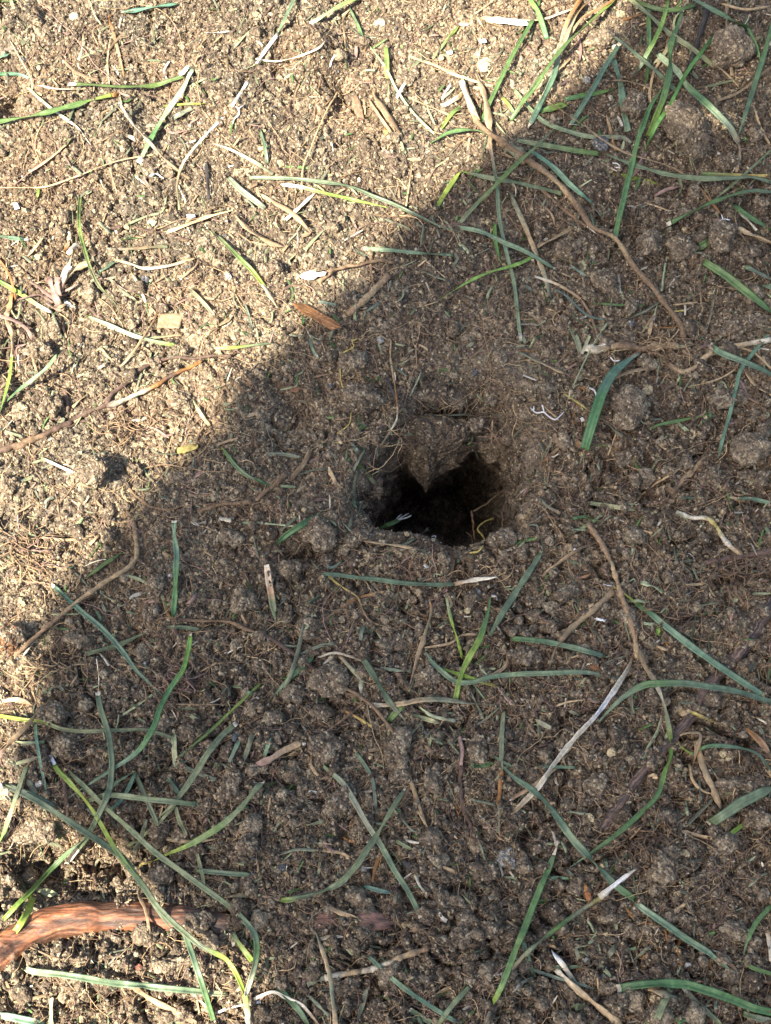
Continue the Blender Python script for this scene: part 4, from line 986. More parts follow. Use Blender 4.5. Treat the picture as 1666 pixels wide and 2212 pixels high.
TABLE4 = r"""
# ---- bottom left, with the orange-red root
R 03 -70,1275;20,1195;100,1128;300,1030;500,985;700,968;900,972;1100,985;1260,995;1420,1030;1560,1050 215 OOOOORr m=k tp=.18 l=-3.4 e1=-6 smooth n=tree_root c=root | fat orange-red tree root emerging at the lower left edge
B 03 10,98;200,190;400,310;560,420;700,510;800,590;870,680;950,800;1060,960;1118,1032 40 bbbbbbd k=.1 a=12 | long blue-green blade falling right across the orange-red root
B 03 320,-85;370,10;450,90;550,200;620,300;700,440;760,540;840,650;930,760;1000,870;1100,980;1200,1070;1300,1150;1400,1200;1470,1240;1530,1330;1590,1470 34 lllllggbbbblll base=x5 a=9 n=grass_shoot c=grass_shoot | very long lime shoot from white stub across the orange-red root to the bottom
> white_stem S 03 1585,1460;1602,1560;1612,1690 44 lw l=3
> side_leaf B 03 1550,940;1640,1060;1665,1140;1660,1230;1630,1350;1588,1480 38 bbgpw l=4
B 03 445,20;560,130;680,250;850,400;1000,540;1150,650;1300,760;1440,860;1550,945 36 bbbbb a=8 | long straight blue-green blade crossing the dark hollow above the red root
B 03 575,208;700,175;850,185;1000,205;1150,220;1290,237 36 bbb tip=p4 a=8 | level pale blue-green blade above the dark hollow
B 03 640,300;570,440;400,590;230,770;100,900;-20,1025 32 bbgll a=9 | blade falling left from the crossing blades to the left edge
B 03 218,830;180,930;100,1060;-20,1172 44 lll a=6 | short wide lime blade lying on the root's left end
B 03 175,-20;100,200;50,350;-10,500 30 bbg a=5
B 03 20,105;200,180;300,225;375,262 46 dbd tip=t5 a=5
S 03 -20,110;40,165;75,205 62 wd l=3
B 03 870,20;950,200;1010,340;1032,412 28 bb tip=w6 a=6
B 03 1708,85;1666,130;1560,260;1450,360;1330,440;1200,510;1080,560;980,610 40 bbbggll base=x5 t a=9 | long curved blade with white tip sweeping left above the hollow
> dry_end S 03 985,607;920,622;895,650 20 y l=4
S 03 905,655;915,760;900,820;940,910;960,1000;970,1105 22 sts l=3 a=2
S 03 980,450;1100,460;1250,480;1420,455 30 s T l=1
B 03 1270,520;1310,680;1332,812 24 b l=2
B 03 1265,660;1450,680;1622,690 30 bb l=1
B 03 1170,950;1200,1070;1260,1250;1320,1430;1390,1650 36 bbg base=p3 a=4 | upright blue-green blade dropping right of the orange-red root's end
B 03 160,1300;240,1320;400,1340;600,1370;800,1400;1000,1420;1250,1445;1475,1470 40 pbbbbbp a=4 | long pale blue-green blade lying level in sun below the root
B 03 1495,1055;1570,1160;1640,1255 38 bl k=.1 a=3
S 03 1210,1420;1290,1500;1392,1612 30 ws
S 03 1395,1592;1500,1550;1690,1515 20 x
B 03 -20,1595;150,1630;300,1665 42 pb a=2
S 03 335,1490;330,1580;330,1680 44 wp
S 03 800,1365;950,1480;1100,1560;1275,1655 42 tst l=1
R 03 410,50;425,170;435,320 40 r
S 03 180,70;205,120;232,172 42 d
S 03 180,460;300,480;405,512 26 pd
S 03 225,790;290,800;360,822 50 dp l=1
R 03 430,495;500,600;555,705 26 t
R 03 590,600;605,670;622,745 36 r
B 03 1140,250;1160,330;1212,440 26 b l=2
S 03 950,330;920,440;870,545 36 d l=2
B 03 830,505;1000,385;1100,280;1180,200 26 b l=1
S 03 1455,832;1560,825;1690,828 32 sp
S 03 90,1520;180,1500;302,1470 22 s
B 03 1085,60;1170,180 28 b
S 03 860,520;800,430;680,290 20 d
S 03 1600,1110;1605,1000;1600,900 22 t
R 03 1280,710;1420,720;1540,770;1660,740 15 t
S 03 880,1390;1060,1395 14 d
R 03 1440,1050;1500,980;1580,860;1666,760 20 t
S 03 500,1600;560,1585 24 p
R 03 130,1110;90,1060;85,1110 14 k
S 03 190,980;170,1130;300,1210;420,1250 11 t
S 03 640,200;760,90;860,30 24 b l=3
S 03 700,1200;900,1160 12 d
B 03 880,30;800,190;720,270 26 b l=3
S 03 1290,260;1420,250 14 t
S 03 30,450;80,380 30 s
B 03 1100,-10;1130,90 24 d
S 03 1200,0;1300,40;1400,80 40 d
# ---- bottom centre
B 13 965,125;920,200;850,320;780,440;720,520;650,630;570,720;480,780;380,820;250,850;150,860 40 bbbbbbbbl k=.1 base=w3 a=8 | long hooked blade curving down to the left in the lower middle
> dry_tail S 13 160,860;60,832;-20,822 22 t
R 13 1320,-20;1320,150;1350,270;1400,430;1440,640 38 rrrk tp=.3 n=dark_root c=root | plum-coloured thin root standing upright in the lower middle
R 13 440,1362;600,1330;720,1310;850,1270;950,1220;1110,1168 36 wswst smooth tp=.0 l=1 n=dry_stalk c=stalk | pale cream stalk lying level near the bottom
> frayed_end S 13 445,1358;390,1375;325,1400 42 d
> side_stem S 13 720,1305;800,1230;895,1162 13 t
S 13 380,1060;430,1200;470,1340;490,1480;512,1680 30 dsds k=.2 a=4 | brownish straw falling across the cream stalk's left end
S 13 -20,1498;100,1452;180,1485;280,1530;350,1600;410,1680 26 wwt a=3
B 13 105,1385;200,1490;280,1580;340,1680 36 gb a=3
B 13 725,1222;850,1340;1000,1460;1150,1560;1310,1655 30 bbb a=3 | slim blue-green blade falling right from beneath the cream stalk
B 13 722,1395;690,1510;648,1650 36 d T
B 13 1392,1405;1320,1480;1250,1560;1160,1680 32 bb base=w8 a=4
> split_strand S 13 1355,1400;1300,1480;1240,1560 18 p
B 13 990,1560;1080,1620;1180,1680 32 b base=w5
S 13 140,565;250,530;420,535 20 d
S 13 425,532;560,555;595,595 26 s
S 13 640,565;705,515 34 s
S 13 810,555;770,640;748,745 24 oo
S 13 375,845;520,930;660,972 32 ts
B 13 680,762;780,790;870,812 26 bd
B 13 890,465;1010,532 22 b
S 13 320,372;455,340 24 p
S 13 1170,632;1240,655;1300,682 26 s
S 13 1690,1312;1580,1335;1475,1345 26 w
B 13 75,130;40,190;25,240 24 b
S 13 1005,110;960,180;940,255 26 t
S 13 1040,270;1080,340;1120,420 20 s
S 13 1020,680;1060,770;1110,820 18 wd
S 13 970,600;990,660 44 k
R 13 380,80;480,60;520,120 14 t
R 13 1280,230;1300,290;1310,320 16 o
R 13 580,770;680,850;800,900;920,940;980,990 13 t
R 13 940,1080;1050,1040;1120,1090;1130,1140 17 t
R 13 960,1000;990,1090;1020,1150 11 t
R 13 160,880;190,1000;230,1100 24 r
R 13 270,1180;180,1320;120,1390 26 r
R 13 840,1330;940,1370;1000,1440;1090,1540 14 t
S 13 330,1470;470,1610 22 d
S 13 480,610;470,690 14 d
B 13 890,880;900,810 24 d
S 13 430,480;500,550 26 m
S 13 1290,1310;1400,1370 18 t
S 13 130,1580;180,1540 26 d
S 13 850,580;890,540 16 d
R 13 1200,580;1290,480;1380,420 14 t
S 13 1430,450;1480,600 24 d
S 13 1470,1640;1500,1570 30 w
S 13 1380,200;1550,240 20 d
S 13 940,330;1000,400;1080,430 16 d
R 13 620,240;620,400;640,490 12 t
S 13 560,455;630,480 22 o
# ---- bottom right
B 23 -80,-20;0,60;100,130;200,220;300,350;400,480;480,570;570,670;660,760;782,850 50 bbbbbbg k=.25 a=6 | very long broad blade falling right to the bottom-right clippings
B 23 785,872;880,940;980,1010;1110,1100;1250,1190;1350,1270;1450,1340 42 pbbbbb base=p4 t a=2 | pale-started blade continuing down right near the bottom right
S 23 -30,1320;100,1180;250,1060;380,960;500,880;570,830 32 spgdy a=3 n=grass_stalk c=grass_stalk | pale green stem with a white torn sheath at the lower right
> white_sheath S 23 555,838;680,735;790,655 40 wxw t l=2
> reddish_tip R 23 670,730;770,660;850,598 18 r
B 23 1690,120;1560,180;1450,240;1350,310;1262,365 64 bbbb k=.15 tip=x4 a=7 r=.0 | thick bluish blade with white cut end at the right edge
B 23 668,1430;800,1410;950,1400;1100,1400;1250,1440;1400,1490;1550,1550;1690,1585 52 gggg base=w4 a=5 | broad green blade running level to the bottom right corner
S 23 1025,1352;1100,1430;1130,1470 34 sw
B 23 1110,1435;1180,1520;1250,1580;1360,1680 38 db a=2
S 23 272,1305;380,1410;500,1510;600,1590;720,1680 46 wsss a=3 | stout straw falling right from the forked white ends at the bottom
> forked_end S 23 245,1185;320,1280;405,1410 36 xwd
B 23 1012,1435;960,1550;905,1680 42 b base=p5 a=2
B 23 1690,870;1580,990;1510,1120;1483,1235 28 ggb t a=5
B 23 1478,1250;1560,1300;1690,1338 26 g
B 23 50,1095;90,1230;132,1362 32 b
S 23 130,1362;60,1385;-10,1450 24 dw
R 23 1140,-20;1160,80;1230,150;1330,172 22 s smooth l=2
S 23 1295,195;1200,290;1105,382 26 d
S 23 1085,410;1200,440;1330,465 32 ss
B 23 1395,432;1505,348 32 l
B 23 1358,612;1378,500 18 d
S 23 885,1420;960,1460;1055,1502 52 sd
B 23 215,1290;320,1292;435,1290 26 b
B 23 60,1285;250,1350;400,1390;530,1432 20 d
R 23 710,865;770,960;860,1010;930,1010;980,1060;990,1125 17 o
R 23 1085,1085;1060,1180;1080,1240;1090,1315 20 o
S 23 1125,868;1040,930;985,1010 22 s
B 23 228,710;362,712 24 b
S 23 1640,1055;1660,1150;1672,1255 34 w
B 23 1485,1590;1580,1620;1690,1640 38 bd
R 23 365,1130;375,1260;412,1395 24 r
S 23 275,500;230,640;170,770 8 d
B 23 280,505;230,640;180,750;130,880;60,1060;0,1210;-46,1330;-86,1430;-136,1522 40 bgggggl k=.1 base=w6 a=7 | long dark green blade leaning left with a frayed top, bottom right
> frayed_top S 23 275,515;262,450;240,400 18 w
> frayed_top S 23 275,515;285,470 14 w
S 23 185,490;280,488 18 p
R 23 100,110;130,300;110,380 14 t
R 23 270,60;290,170;330,220 12 s
S 23 420,80;430,190;400,330 22 t
S 23 340,280;480,300 20 d
R 23 450,40;300,140 15 t
S 23 800,220;860,290;918,420 18 dp
S 23 1060,260;1068,350 16 d
S 23 1110,210;1125,310 22 p
S 23 1020,285;1110,300 22 d
S 23 1200,70;1215,230 22 d
S 23 980,755;1010,805 26 w
S 23 870,820;885,780 24 p
S 23 310,470;345,550 22 p
B 23 590,580;605,650 18 b
B 23 660,560;665,640 16 b
S 23 720,1180;800,1165 20 b
S 23 760,1260;880,1155 24 d
R 23 660,1200;850,1240;1030,1320 14 t
R 23 840,1200;830,1290;800,1320 12 o
B 23 610,1220;660,1150 34 d
S 23 1170,1000;1168,1180 18 d
S 23 200,1140;270,1160 22 s
B 23 1500,1220;1545,1345 20 b
S 23 1430,1095;1550,1040 20 p
S 23 1520,770;1600,700;1640,680 20 d
S 23 1340,960;1390,870 20 t
S 23 800,1530;810,1610 26 d
B 23 380,1555;460,1540 40 b
S 23 540,1350;550,1480 12 s
R 23 1270,1240;1290,1430 14 o
B 23 1310,1500;1305,1580 20 d
B 23 1050,1640;1100,1625 40 g
R 23 1030,600;1035,750;1080,490 20 t
S 23 870,60;900,45;925,70 36 s
R 23 560,730;510,830;480,900 26 r
R 23 1380,480;1500,560;1620,520 13 t
S 23 1640,1470;1600,1480 14 t
S 23 1380,340;1375,520 14 d
B 23 330,650;380,700 22 d
"""
COL['O'] = (.185, .075, .034); COL['R'] = (.11, .062, .042); WORD['O'] = WORD['R'] = 'orange-red'
for T_ in (TABLE, TABLE2, TABLE3, TABLE4): run_table(T_)
straws = [o for o in scene.objects if o.parent is None and o.name.startswith("dry_straw")]
def area_of(o): d = sorted(o.dimensions); return d[2] * d[1]
for o in sorted(straws, key=area_of)[:max(0, len(straws) - 296)]:      # the tiniest bits belong to the clippings
    if not o.children: bpy.data.objects.remove(o)

# ---------------------------------------------------------------- lumps of soil and stones
def ico(sub):
    import bmesh
    bm = bmesh.new(); bmesh.ops.create_icosphere(bm, subdivisions=sub, radius=1.0)
    V = np.array([v.co[:] for v in bm.verts]); F = np.array([[v.index for v in f.verts] for f in bm.faces]); bm.free(); return V, F
ICO = {k: ico(k) for k in (1, 2, 3, 4, 5, 6)}
def lump(name, crop, cx, cy, rx, ry, rot=0, tone='soil', flat=.8, sink=.16, seed=1, cz=None, angular=0.0):
    (dx, dy), = to_d(crop, [(cx, cy)]); x, y, z = drop_at(dx, dy); z = float(samp(HS, x, y)) if cz is None else cz
    if cz is not None: x, y = at(dx, dy, cz)
    a, b = rx * CROP * PX, ry * CROP * PX; r = max(a, b); V, F = ICO[6 if r > .011 else 5 if r > .0045 else 4]
    c = min(a, b) * flat * 1.15; n = V.copy(); P = V * np.array([a, b, c]); off = np.array([seed * 1.37, seed * .71, seed * .33])
    big = noise3(P + off, max(.004, r * .9), 301) + .5 * noise3(P + off, max(.003, r * .45), 302)
    if tone == 'soil':
        d1, q1 = domes3(P + off, .0042, 311); d2, q2 = domes3(P + off, .0019, 321); d3, q3 = domes3(P + off, .0011, 331)
        P = P * (1 + .62 * big)[:, None] + n * (.0019 * d1 + .0013 * d2 + .0006 * d3 - .0016)[:, None]
        t = np.clip(.45 + .3 * (q1 - .5) + .5 * (q2 - .5) + .4 * (q3 - .5) + .4 * big, 0, 1)[:, None]
        C = np.where(t < .5, DARK + (MID - DARK) * t * 2, MID + (TAN - MID) * (t * 2 - 1)) * 1.06
        C = np.where((q3 > .96)[:, None], np.array([.30, .24, .16]), C); m = SOIL
    else:
        f = noise3(P + off, max(.0015, r * .3), 303)
        q = np.round((n + .25 * noise3(P + off, r, 305)[:, None]) * 1.6) / 1.6
        P = P * (1 + .45 * big + .08 * f)[:, None] * (1 - angular) + angular * (q * np.array([a, b, c]) * .9)
        C = np.array(COL[tone]) * (1 + .5 * f + .3 * big)[:, None]
        if tone in ('st', 'rust') and r > .004:                       # gritty, half-coated with soil
            d1, q1 = domes3(P + off, .0034, 341); d2, q2 = domes3(P + off, .0015, 351); P = P + n * (.0016 * d1 + .0011 * d2 - .0012)[:, None]
            C = C * (.55 + .9 * q2)[:, None]; C = np.where((noise3(P + off, .004, 355) + .5 * noise3(P + off, .0017, 356) > .08)[:, None], MID * (.6 + .8 * q2)[:, None], C)
        m = ROOTM if tone in 'rO' else SOIL
    cr, sr = cos(radians(rot)), sin(radians(rot)); P = np.stack([P[:, 0] * cr + P[:, 1] * sr, -P[:, 0] * sr + P[:, 1] * cr, P[:, 2]], 1)
    O = np.array([x, y, z + c * (.5 - sink)]); xy = at(dx, dy, O[2]); O[0], O[1] = float(xy[0]), float(xy[1])
    return mk(name, P + O, F, C, m, None, O)
COL['st'] = (.27, .25, .21); COL['cream'] = (.50, .43, .28); COL['rust'] = (.20, .105, .055); COL['grey'] = (.13, .13, .125)
LUMPS = """
20 1130 850 150 210 -15 | biggest crumbly soil clod, standing among blades at upper right
20 770 690 88 100 20 | dark crumbly clod pierced by grass, up and left of the biggest clod
20 1400 330 150 150 0 | broad pale-topped clod left of the right edge near the top
20 1380 1060 80 70 0 | small tan clod below the right end of the thick pale stem
20 160 1500 60 66 10 | pale gritty clod beside the flat greyish straw strip
20 350 1610 85 80 0 | round gritty clod between greyish straw strip and rhizome
20 880 1600 100 110 0 | left one of two large rounded clods under the curved green blade
20 1095 1600 100 90 0 | right one of two large rounded clods under the curved green blade
20 1345 1540 95 120 10 | tall dark clod right of the two large rounded clods
20 1600 1320 75 62 0 | small dark clod at the right edge under the curved green blade
20 1500 1650 100 70 0 | flat brown clod near the right edge beside the tall dark clod
20 560 260 110 95 0 | rough clod at the shade's edge behind the long bright green blade
20 1560 880 60 70 0 | small round clod near the right edge under a leaning blade
20 250 790 60 50 0 | small clod under the rhizome's upper end at upper right
11 660 940 165 115 -5 | big flat-topped clod left of and above the burrow
11 610 690 105 78 0 | dark clod above the big clod beside the burrow
11 1150 890 175 62 -8 clay | smooth clay lip hanging over the slot above the burrow
11 760 1170 55 60 0 | small round clod on the burrow's upper left rim
11 100 90 100 60 0 | pale clod in half shade left of the white fluffy scrap
11 600 290 75 70 0 | dark clod under the frayed tan root stub
11 1400 210 55 55 0 | small clod beside the white-ended thin straw above the burrow
11 340 1180 60 45 0 | small tan clod on the dark soil left of the burrow
21 740 990 120 150 0 | large dark smooth clod right of the broad glossy blade
21 600 170 95 90 0 | dark round clod crossed by the rhizome's left side
21 1490 440 160 65 -18 | long ridge-shaped clod near the right edge below the thick green blade
21 1380 930 130 75 -8 | broad dark clod under the thin leaning blade at right
21 1330 490 50 45 0 | little brown clod left of the long ridge-shaped clod
21 1290 1430 95 65 0 | pale crumbly clod right of the tan root stub
21 480 240 70 60 0 | clod under the bent grey strand up and left of the knotty rhizome
21 1530 1250 120 110 0 | wide brown clod at the right edge above the cream kinked root
21 330 440 60 70 0 | round clod left of the tiny bluish blade at right of centre
01 600 1390 115 100 10 | large pale clod at the sunny edge left of the dark soil
01 330 960 75 85 0 | pale clod left of the dark branching root
01 60 1480 68 66 0 | pale clod at the left edge below the dark branching root
01 250 620 90 62 0 | flat pale clod below the dried pinkish leaf tuft
01 880 1390 70 60 0 | clod on the shade's edge below the yellow straw stub
01 1010 700 60 50 0 | small tan clod below the pale stem's middle
01 1190 930 95 70 0 | pale cracked clod right of the stripped branching root
01 700 1240 95 75 0 z-4 | pale clod just under the dark branching root's fork
02 1030 152 46 44 0 | little round clod left of the upright white-tipped blade's top
02 705 150 58 56 0 | round clod inside the elbow of the bent tan stalk
02 1010 490 75 85 0 | clod under the side shoot of the elbow-bent stalk
02 980 650 60 72 0 | clod at the foot of the upright white-tipped blade
02 1590 590 80 100 10 | tall clod left of the white fan-ended blade
02 330 1340 115 95 0 | wide clod crossed by the slender blade from the left edge
02 420 1490 72 66 0 | round clod just under the slender blade from the left edge
02 1500 170 85 60 0 | pale rough clod right of the upright white-tipped blade
02 740 1235 40 42 0 | tiny pale clod right of the hair-tipped blade
12 410 140 120 118 10 | big round clod at the burrow's lower left with a dark gap beneath
12 600 190 60 55 0 | small clod right of the big round clod at the lower left of burrow
12 920 135 95 66 0 | clod on the burrow's lower left lip
12 230 370 80 60 0 | clod just above the left end of the level blade under the burrow
12 1210 310 55 52 0 | small brown clod below the burrow's yellow curled rootlet
12 1105 1080 85 76 0 | round clod between dead leaf strip and wavy blade below the centre
12 1440 1545 78 92 0 | pale clod beside the upright straw with the orange half
12 905 1550 88 135 0 | long clod in the lower middle beside the very long thin root
12 470 1090 130 100 0 | wide clod cluster under the bent pale straw left of centre
12 835 850 62 52 0 | small clod below the zigzag rootlet
12 430 1520 100 90 0 | round clod left of the broad frayed brown straw's right end
12 120 960 45 55 0 | pale little clod beside the frayed pale grey strip
12 1580 170 100 72 0 | clod on the burrow's lower right lip
22 60 930 110 75 0 | clod beneath the cut tip of the long flat straw, right of centre
22 1590 640 60 55 0 | pale clod sitting on the thick purple-brown root
22 590 760 50 40 0 | small clod right of the broad flat tan straw
03 1485 130 66 128 20 | leaning stone-like clod in the lower left tangle
03 1050 685 85 82 0 | pale lump lying in the hollow above the orange-red root
03 765 765 56 52 0 | small pale lump above the middle of the orange-red root
03 882 366 28 26 0 | tiny round clod under the crossing blades in the hollow
03 1290 1020 100 62 -8 z4 | grey clod covering the orange-red root's right end
03 1605 500 75 80 0 | dark clod right of the pale lump above the root
03 230 390 140 90 0 | broad sunlit clod left of the dark hollow
03 765 235 46 42 0 | small clod under the level pale blade in the lower left
03 1130 1270 145 42 -3 | low slab of pale soil below the orange-red root
03 610 1410 85 32 -8 | small pale slab below the level blade in the sun
03 1120 1600 120 56 0 | pale slab of soil at the bottom edge
13 530 225 110 80 -35 | big crumbly clod left of the hooked blade
13 1320 1095 90 74 0 | clod at the right end of the cream stalk
13 1500 680 66 60 0 | clod at the foot of the plum-coloured root
13 370 790 46 36 0 | small tan clod on the hooked blade's tail
13 432 775 28 30 0 | tiny yellowish clod on the hooked blade
13 920 40 85 66 0 | clod above the hooked blade's upper end
13 1160 65 52 82 0 | narrow clod right of the very long thin root in the lower middle
13 580 1425 86 62 0 | clod under the cream stalk left of its middle
13 795 1545 80 52 0 | low clod at the bottom under the slim falling blade
13 1100 950 70 60 0 | clod above the cream stalk's right end
13 1500 1050 66 58 0 | clod left of the lean frayed blade at the bottom
23 680 1535 76 70 0 | round crumbly clod alone at the bottom right
23 1480 100 160 60 -4 | flat pale crumbly clod beside the thick bluish blade
23 1570 310 100 80 0 | dark clod under the thick bluish blade
23 520 105 86 70 0 | clod between the long blade and the sunken dark root
23 60 640 50 50 0 | small clod under the pale grey stone
23 950 640 90 80 0 | soft root-bound clod right of the white-sheathed stem
"""
WALLS = """
11 1480 1240 70 100 -10 -.048 | cracked clod hanging from the burrow's right wall
11 760 1510 60 110 0 -.022 | narrow clod on the burrow's lower left wall
11 1420 1090 70 60 0 -.014 | small clod right of the wedge at the burrow's top
"""
k_ = 300
for line in WALLS.strip().splitlines():
    body, _, lb = line.partition('|'); tk = body.split(); k_ += 1
    tag(lump("soil_clod", tk[0], *map(float, tk[1:6]), seed=k_, cz=float(tk[6])), lb.strip(), "soil clod", "clods of soil lying on the ground")
k_ = 0
for line in LUMPS.strip().splitlines():
    body, _, lb = line.partition('|'); tk = body.split(); k_ += 1
    ob = lump("soil_clod", tk[0], *map(float, tk[1:6]), seed=k_)
    if tk[-1][0] == 'z': ob.location.z += float(tk[-1][1:]) * .001
    tag(ob, lb.strip(), "soil clod", "clods of soil lying on the ground")
STONES = """
10 1480 420 52 66 10 cream .35 .3 stone | flat pale cream stone in the sun near the top
13 1625 590 62 66 0 st .6 0 stone | pale grey crumbly stone in the lower right
21 757 440 26 30 0 grey .6 .5 pebble | small grey pebble below the rhizome
20 565 925 75 60 0 grey .5 .3 stone | dark slate-grey stone under the tan straw at upper right
12 1425 525 30 30 0 st .6 .4 pebble | pale grey pebble below the blade with the split dry tip
22 520 1002 30 32 0 rust .7 0 pebble | round reddish pebble between two level blades right of centre
02 60 830 105 100 0 rust .75 0 stone | rounded rust-brown stone at the left edge
13 690 652 28 26 30 st .7 0 pebble | oval tan pebble beside the hooked blade
13 975 628 34 22 40 grey .6 .3 pebble | blue-grey pebble right of the hooked blade
00 480 105 40 42 0 cream .5 .4 pebble | pale yellowish pebble near the top left corner
00 255 440 22 24 0 cream .7 .2 pebble | round tan pebble above the level dark blade
00 985 1440 34 30 0 cream .6 .3 pebble | pale pebble above the dark reddish root in the sun
00 150 380 24 26 0 st .6 .3 pebble | grey pebble near the left edge at the top
10 800 150 40 36 0 cream .5 .2 pebble | buff pebble right of the thin blade at the top
10 520 118 24 16 0 cream .6 .2 pebble | flat buff pebble left of the blades at the top edge
10 20 105 16 22 0 cream .6 .2 pebble | small cream pebble left of the white-based blade
10 88 92 24 15 0 cream .6 .2 pebble | flat cream pebble just right of a smaller cream one
11 480 840 30 28 0 grey .6 .3 pebble | dark pebble at the big clod's left side
20 470 520 30 30 0 st .7 .1 pebble | grey pebble among the blades behind the diagonal blue-green blade
20 620 635 24 26 0 cream .8 0 pebble | cream round pebble against the broad half-hidden blade
11 800 540 26 30 0 st .5 .4 pebble | pale chip of stone above the burrow's slot
03 330 1655 20 20 0 cream .6 .2 pebble | tiny cream pebble at the bottom edge
22 1530 930 22 18 0 st .6 .2 pebble | little pale pebble on the purple-brown root's side
12 1180 665 18 20 0 st .6 .2 pebble | little tan pebble on soil below the burrow
"""
for line in STONES.strip().splitlines():
    body, _, lb = line.partition('|'); tk = body.split(); k_ += 1
    ob = lump(tk[9], tk[0], *map(float, tk[1:6]), tone=tk[6], flat=float(tk[7]), angular=float(tk[8]) * .5, seed=k_)
    tag(ob, lb.strip(), tk[9], "pebbles and stones in the soil")

# the wedge of soil that hangs into the burrow
def hanging_wedge():
    out = [(925,1050),(1010,1030),(1150,1045),(1300,1040),(1400,1075),(1385,1180),(1255,1280),(1185,1330),(1165,1430),(1115,1540),(1070,1480),(985,1385),(955,1280),(900,1180)]
    D = to_d('11', out); D = D + rng.normal(size=D.shape) * 2; n = len(D)
    ring = np.concatenate([spline(np.vstack([D[i], D[(i + 1) % n]]), 17)[:-1] for i in range(n)]); c = ring.mean(0) + np.array([0, -25.0])
    lev = np.linspace(1, 0, 64); V = []; m = len(ring)
    lo, hi = ring[:, 1].min(), ring[:, 1].max()
    def zc(dy): return -.009 - .035 * np.clip((dy - lo) / (hi - lo), 0, 1) ** 1.1
    rings = []
    for s in (.80, .95): rings.append((s, -.014 + -.006 * (s < .9)))
    for s in lev: rings.append((s, None))
    for s, dz in rings:
        R = c + (ring - c) * max(s, .02); z = zc(R[:, 1]) + (.0085 * (1 - s ** 2.4) if dz is None else dz)
        x, y = at(R[:, 0], R[:, 1], z); V.append(np.stack([x, y, z], 1))
    V = np.concatenate(V); L = len(rings)
    i = np.arange(L - 1)[:, None] * m; j = np.arange(m)[None]; jn = (j + 1) % m
    Q = np.stack([i + j, i + jn, i + m + jn, i + m + j], -1).reshape(-1, 4)
    d1, q1 = domes3(V, .0042, 411); d2, q2 = domes3(V, .0019, 421)
    V = V + np.array([0, -.2, 1.0]) * (.0034 * d1 + .0021 * d2 - .0022)[:, None]
    t = np.clip(.42 + .3 * (q1 - .5) + .55 * (q2 - .5), 0, 1)[:, None]; C = np.where(t < .5, DARK + (MID - DARK) * t * 2, MID + (TAN - MID) * (t * 2 - 1))
    V = V + .0045 * (noise3(V, .009, 431) + .6 * noise3(V, .004, 432))[:, None] * np.array([.5, -.3, 1.0]); C = C * .95; O = V.mean(0)
    caps = [np.arange(m)[None, ::-1].copy(), (np.arange(m) + (L - 1) * m)[None].copy()]
    tag(mk("soil_clod", V, [Q] + caps, C, SOIL, None, O), "pointed wedge of soil hanging down into the burrow", "soil clod", "clods of soil lying on the ground")
hanging_wedge()

# ---------------------------------------------------------------- flat pieces: dead leaf, bark and wood chips, white scraps
def flat_piece(name, crop, outline, colour, th=.0006, bend=.0, mat=STRAW, label=None, cat=None, lift=.0015, group=None, speck=.2):
    D = to_d(crop, outline); n = len(D); ring = np.concatenate([spline(np.vstack([D[i], D[(i + 1) % n]]), 6)[:-1] for i in range(n)])
    rr = np.random.default_rng(int(D.sum())); ring = ring + rr.normal(size=ring.shape) * .5; c = ring.mean(0); m = len(ring)
    x0, y0, z0 = drop_at(c[0], c[1]); z0 = max(float(samp(HS, x0, y0)), float(samp(HC, x0, y0))) + lift
    V = []; lev = [(1, -th), (1, 0), (.75, .1), (.5, .15), (.25, .15), (.02, .15), (.25, -th - .0), (.6, -th)]
    order = [(.02, -th), (.6, -th), (1.0, -th), (1.0, 0), (.75, 0), (.5, 0), (.25, 0), (.02, 0)]
    tilt = rr.normal(size=2) * .04
    for s, dz in order:
        R = c + (ring - c) * s; q = (R - c) * PX; z = z0 + dz + q @ tilt + bend * (np.linalg.norm(q, axis=1) / .006) ** 2 * .002 + .0004 * vnoise(R[:, 0] + 50, R[:, 1], 7.0, 5)
        x, y = at(R[:, 0], R[:, 1], z); V.append(np.stack([x, y, z], 1))
    V = np.concatenate(V); L = len(order); i = np.arange(L - 1)[:, None] * m; j = np.arange(m)[None]; jn = (j + 1) % m
    Q = np.stack([i + j, i + jn, i + m + jn, i + m + j], -1).reshape(-1, 4); caps = [np.arange(m)[None, ::-1].copy(), (np.arange(m) + (L - 1) * m)[None].copy()]
    C = np.array(COL[colour] if isinstance(colour, str) else colour) * (1 + speck * rr.normal(size=(len(V), 1)))
    ob = mk(name, V, [Q] + caps, np.clip(C, .01, .9), mat, None, V.mean(0)); used_labels[label] = 1
    return tag(ob, label, cat, group)
flat_piece("dead_leaf", '11', [(222,305),(300,308),(345,325),(410,362),(480,400),(530,432),(548,462),(520,470),(480,478),(420,440),(350,402),(295,372),(262,345)], (.26,.125,.05), .0007, .9, STRAW, "orange-brown dead leaf on the shade's edge above the burrow", "dead leaf", .003, None, .28)
flat_piece("wood_chip", '01', [(1032,368),(1110,372),(1192,376),(1178,420),(1168,468),(1090,468),(1018,462),(1024,415)], (.30,.195,.11), .0012, 0, STRAW, "square tan wood chip lying on the sunny soil", "wood chip", .003)
BK = "flakes of bark and wood"
flat_piece("bark_flake", '10', [(615,630),(640,610),(668,650),(690,730),(698,780),(680,800),(650,760),(620,690)], (.22,.14,.085), .0012, -.6, STRAW, "brown bark flake in the sun above the arching blade", "bark flake", .003, BK)
flat_piece("bark_flake", '10', [(740,590),(780,570),(800,620),(850,720),(920,830),(940,865),(905,870),(850,790),(780,690)], (.30,.20,.12), .0015, -.6, STRAW, "fibrous pale bark flake right of the brown one in the sun", "bark flake", .003, BK)
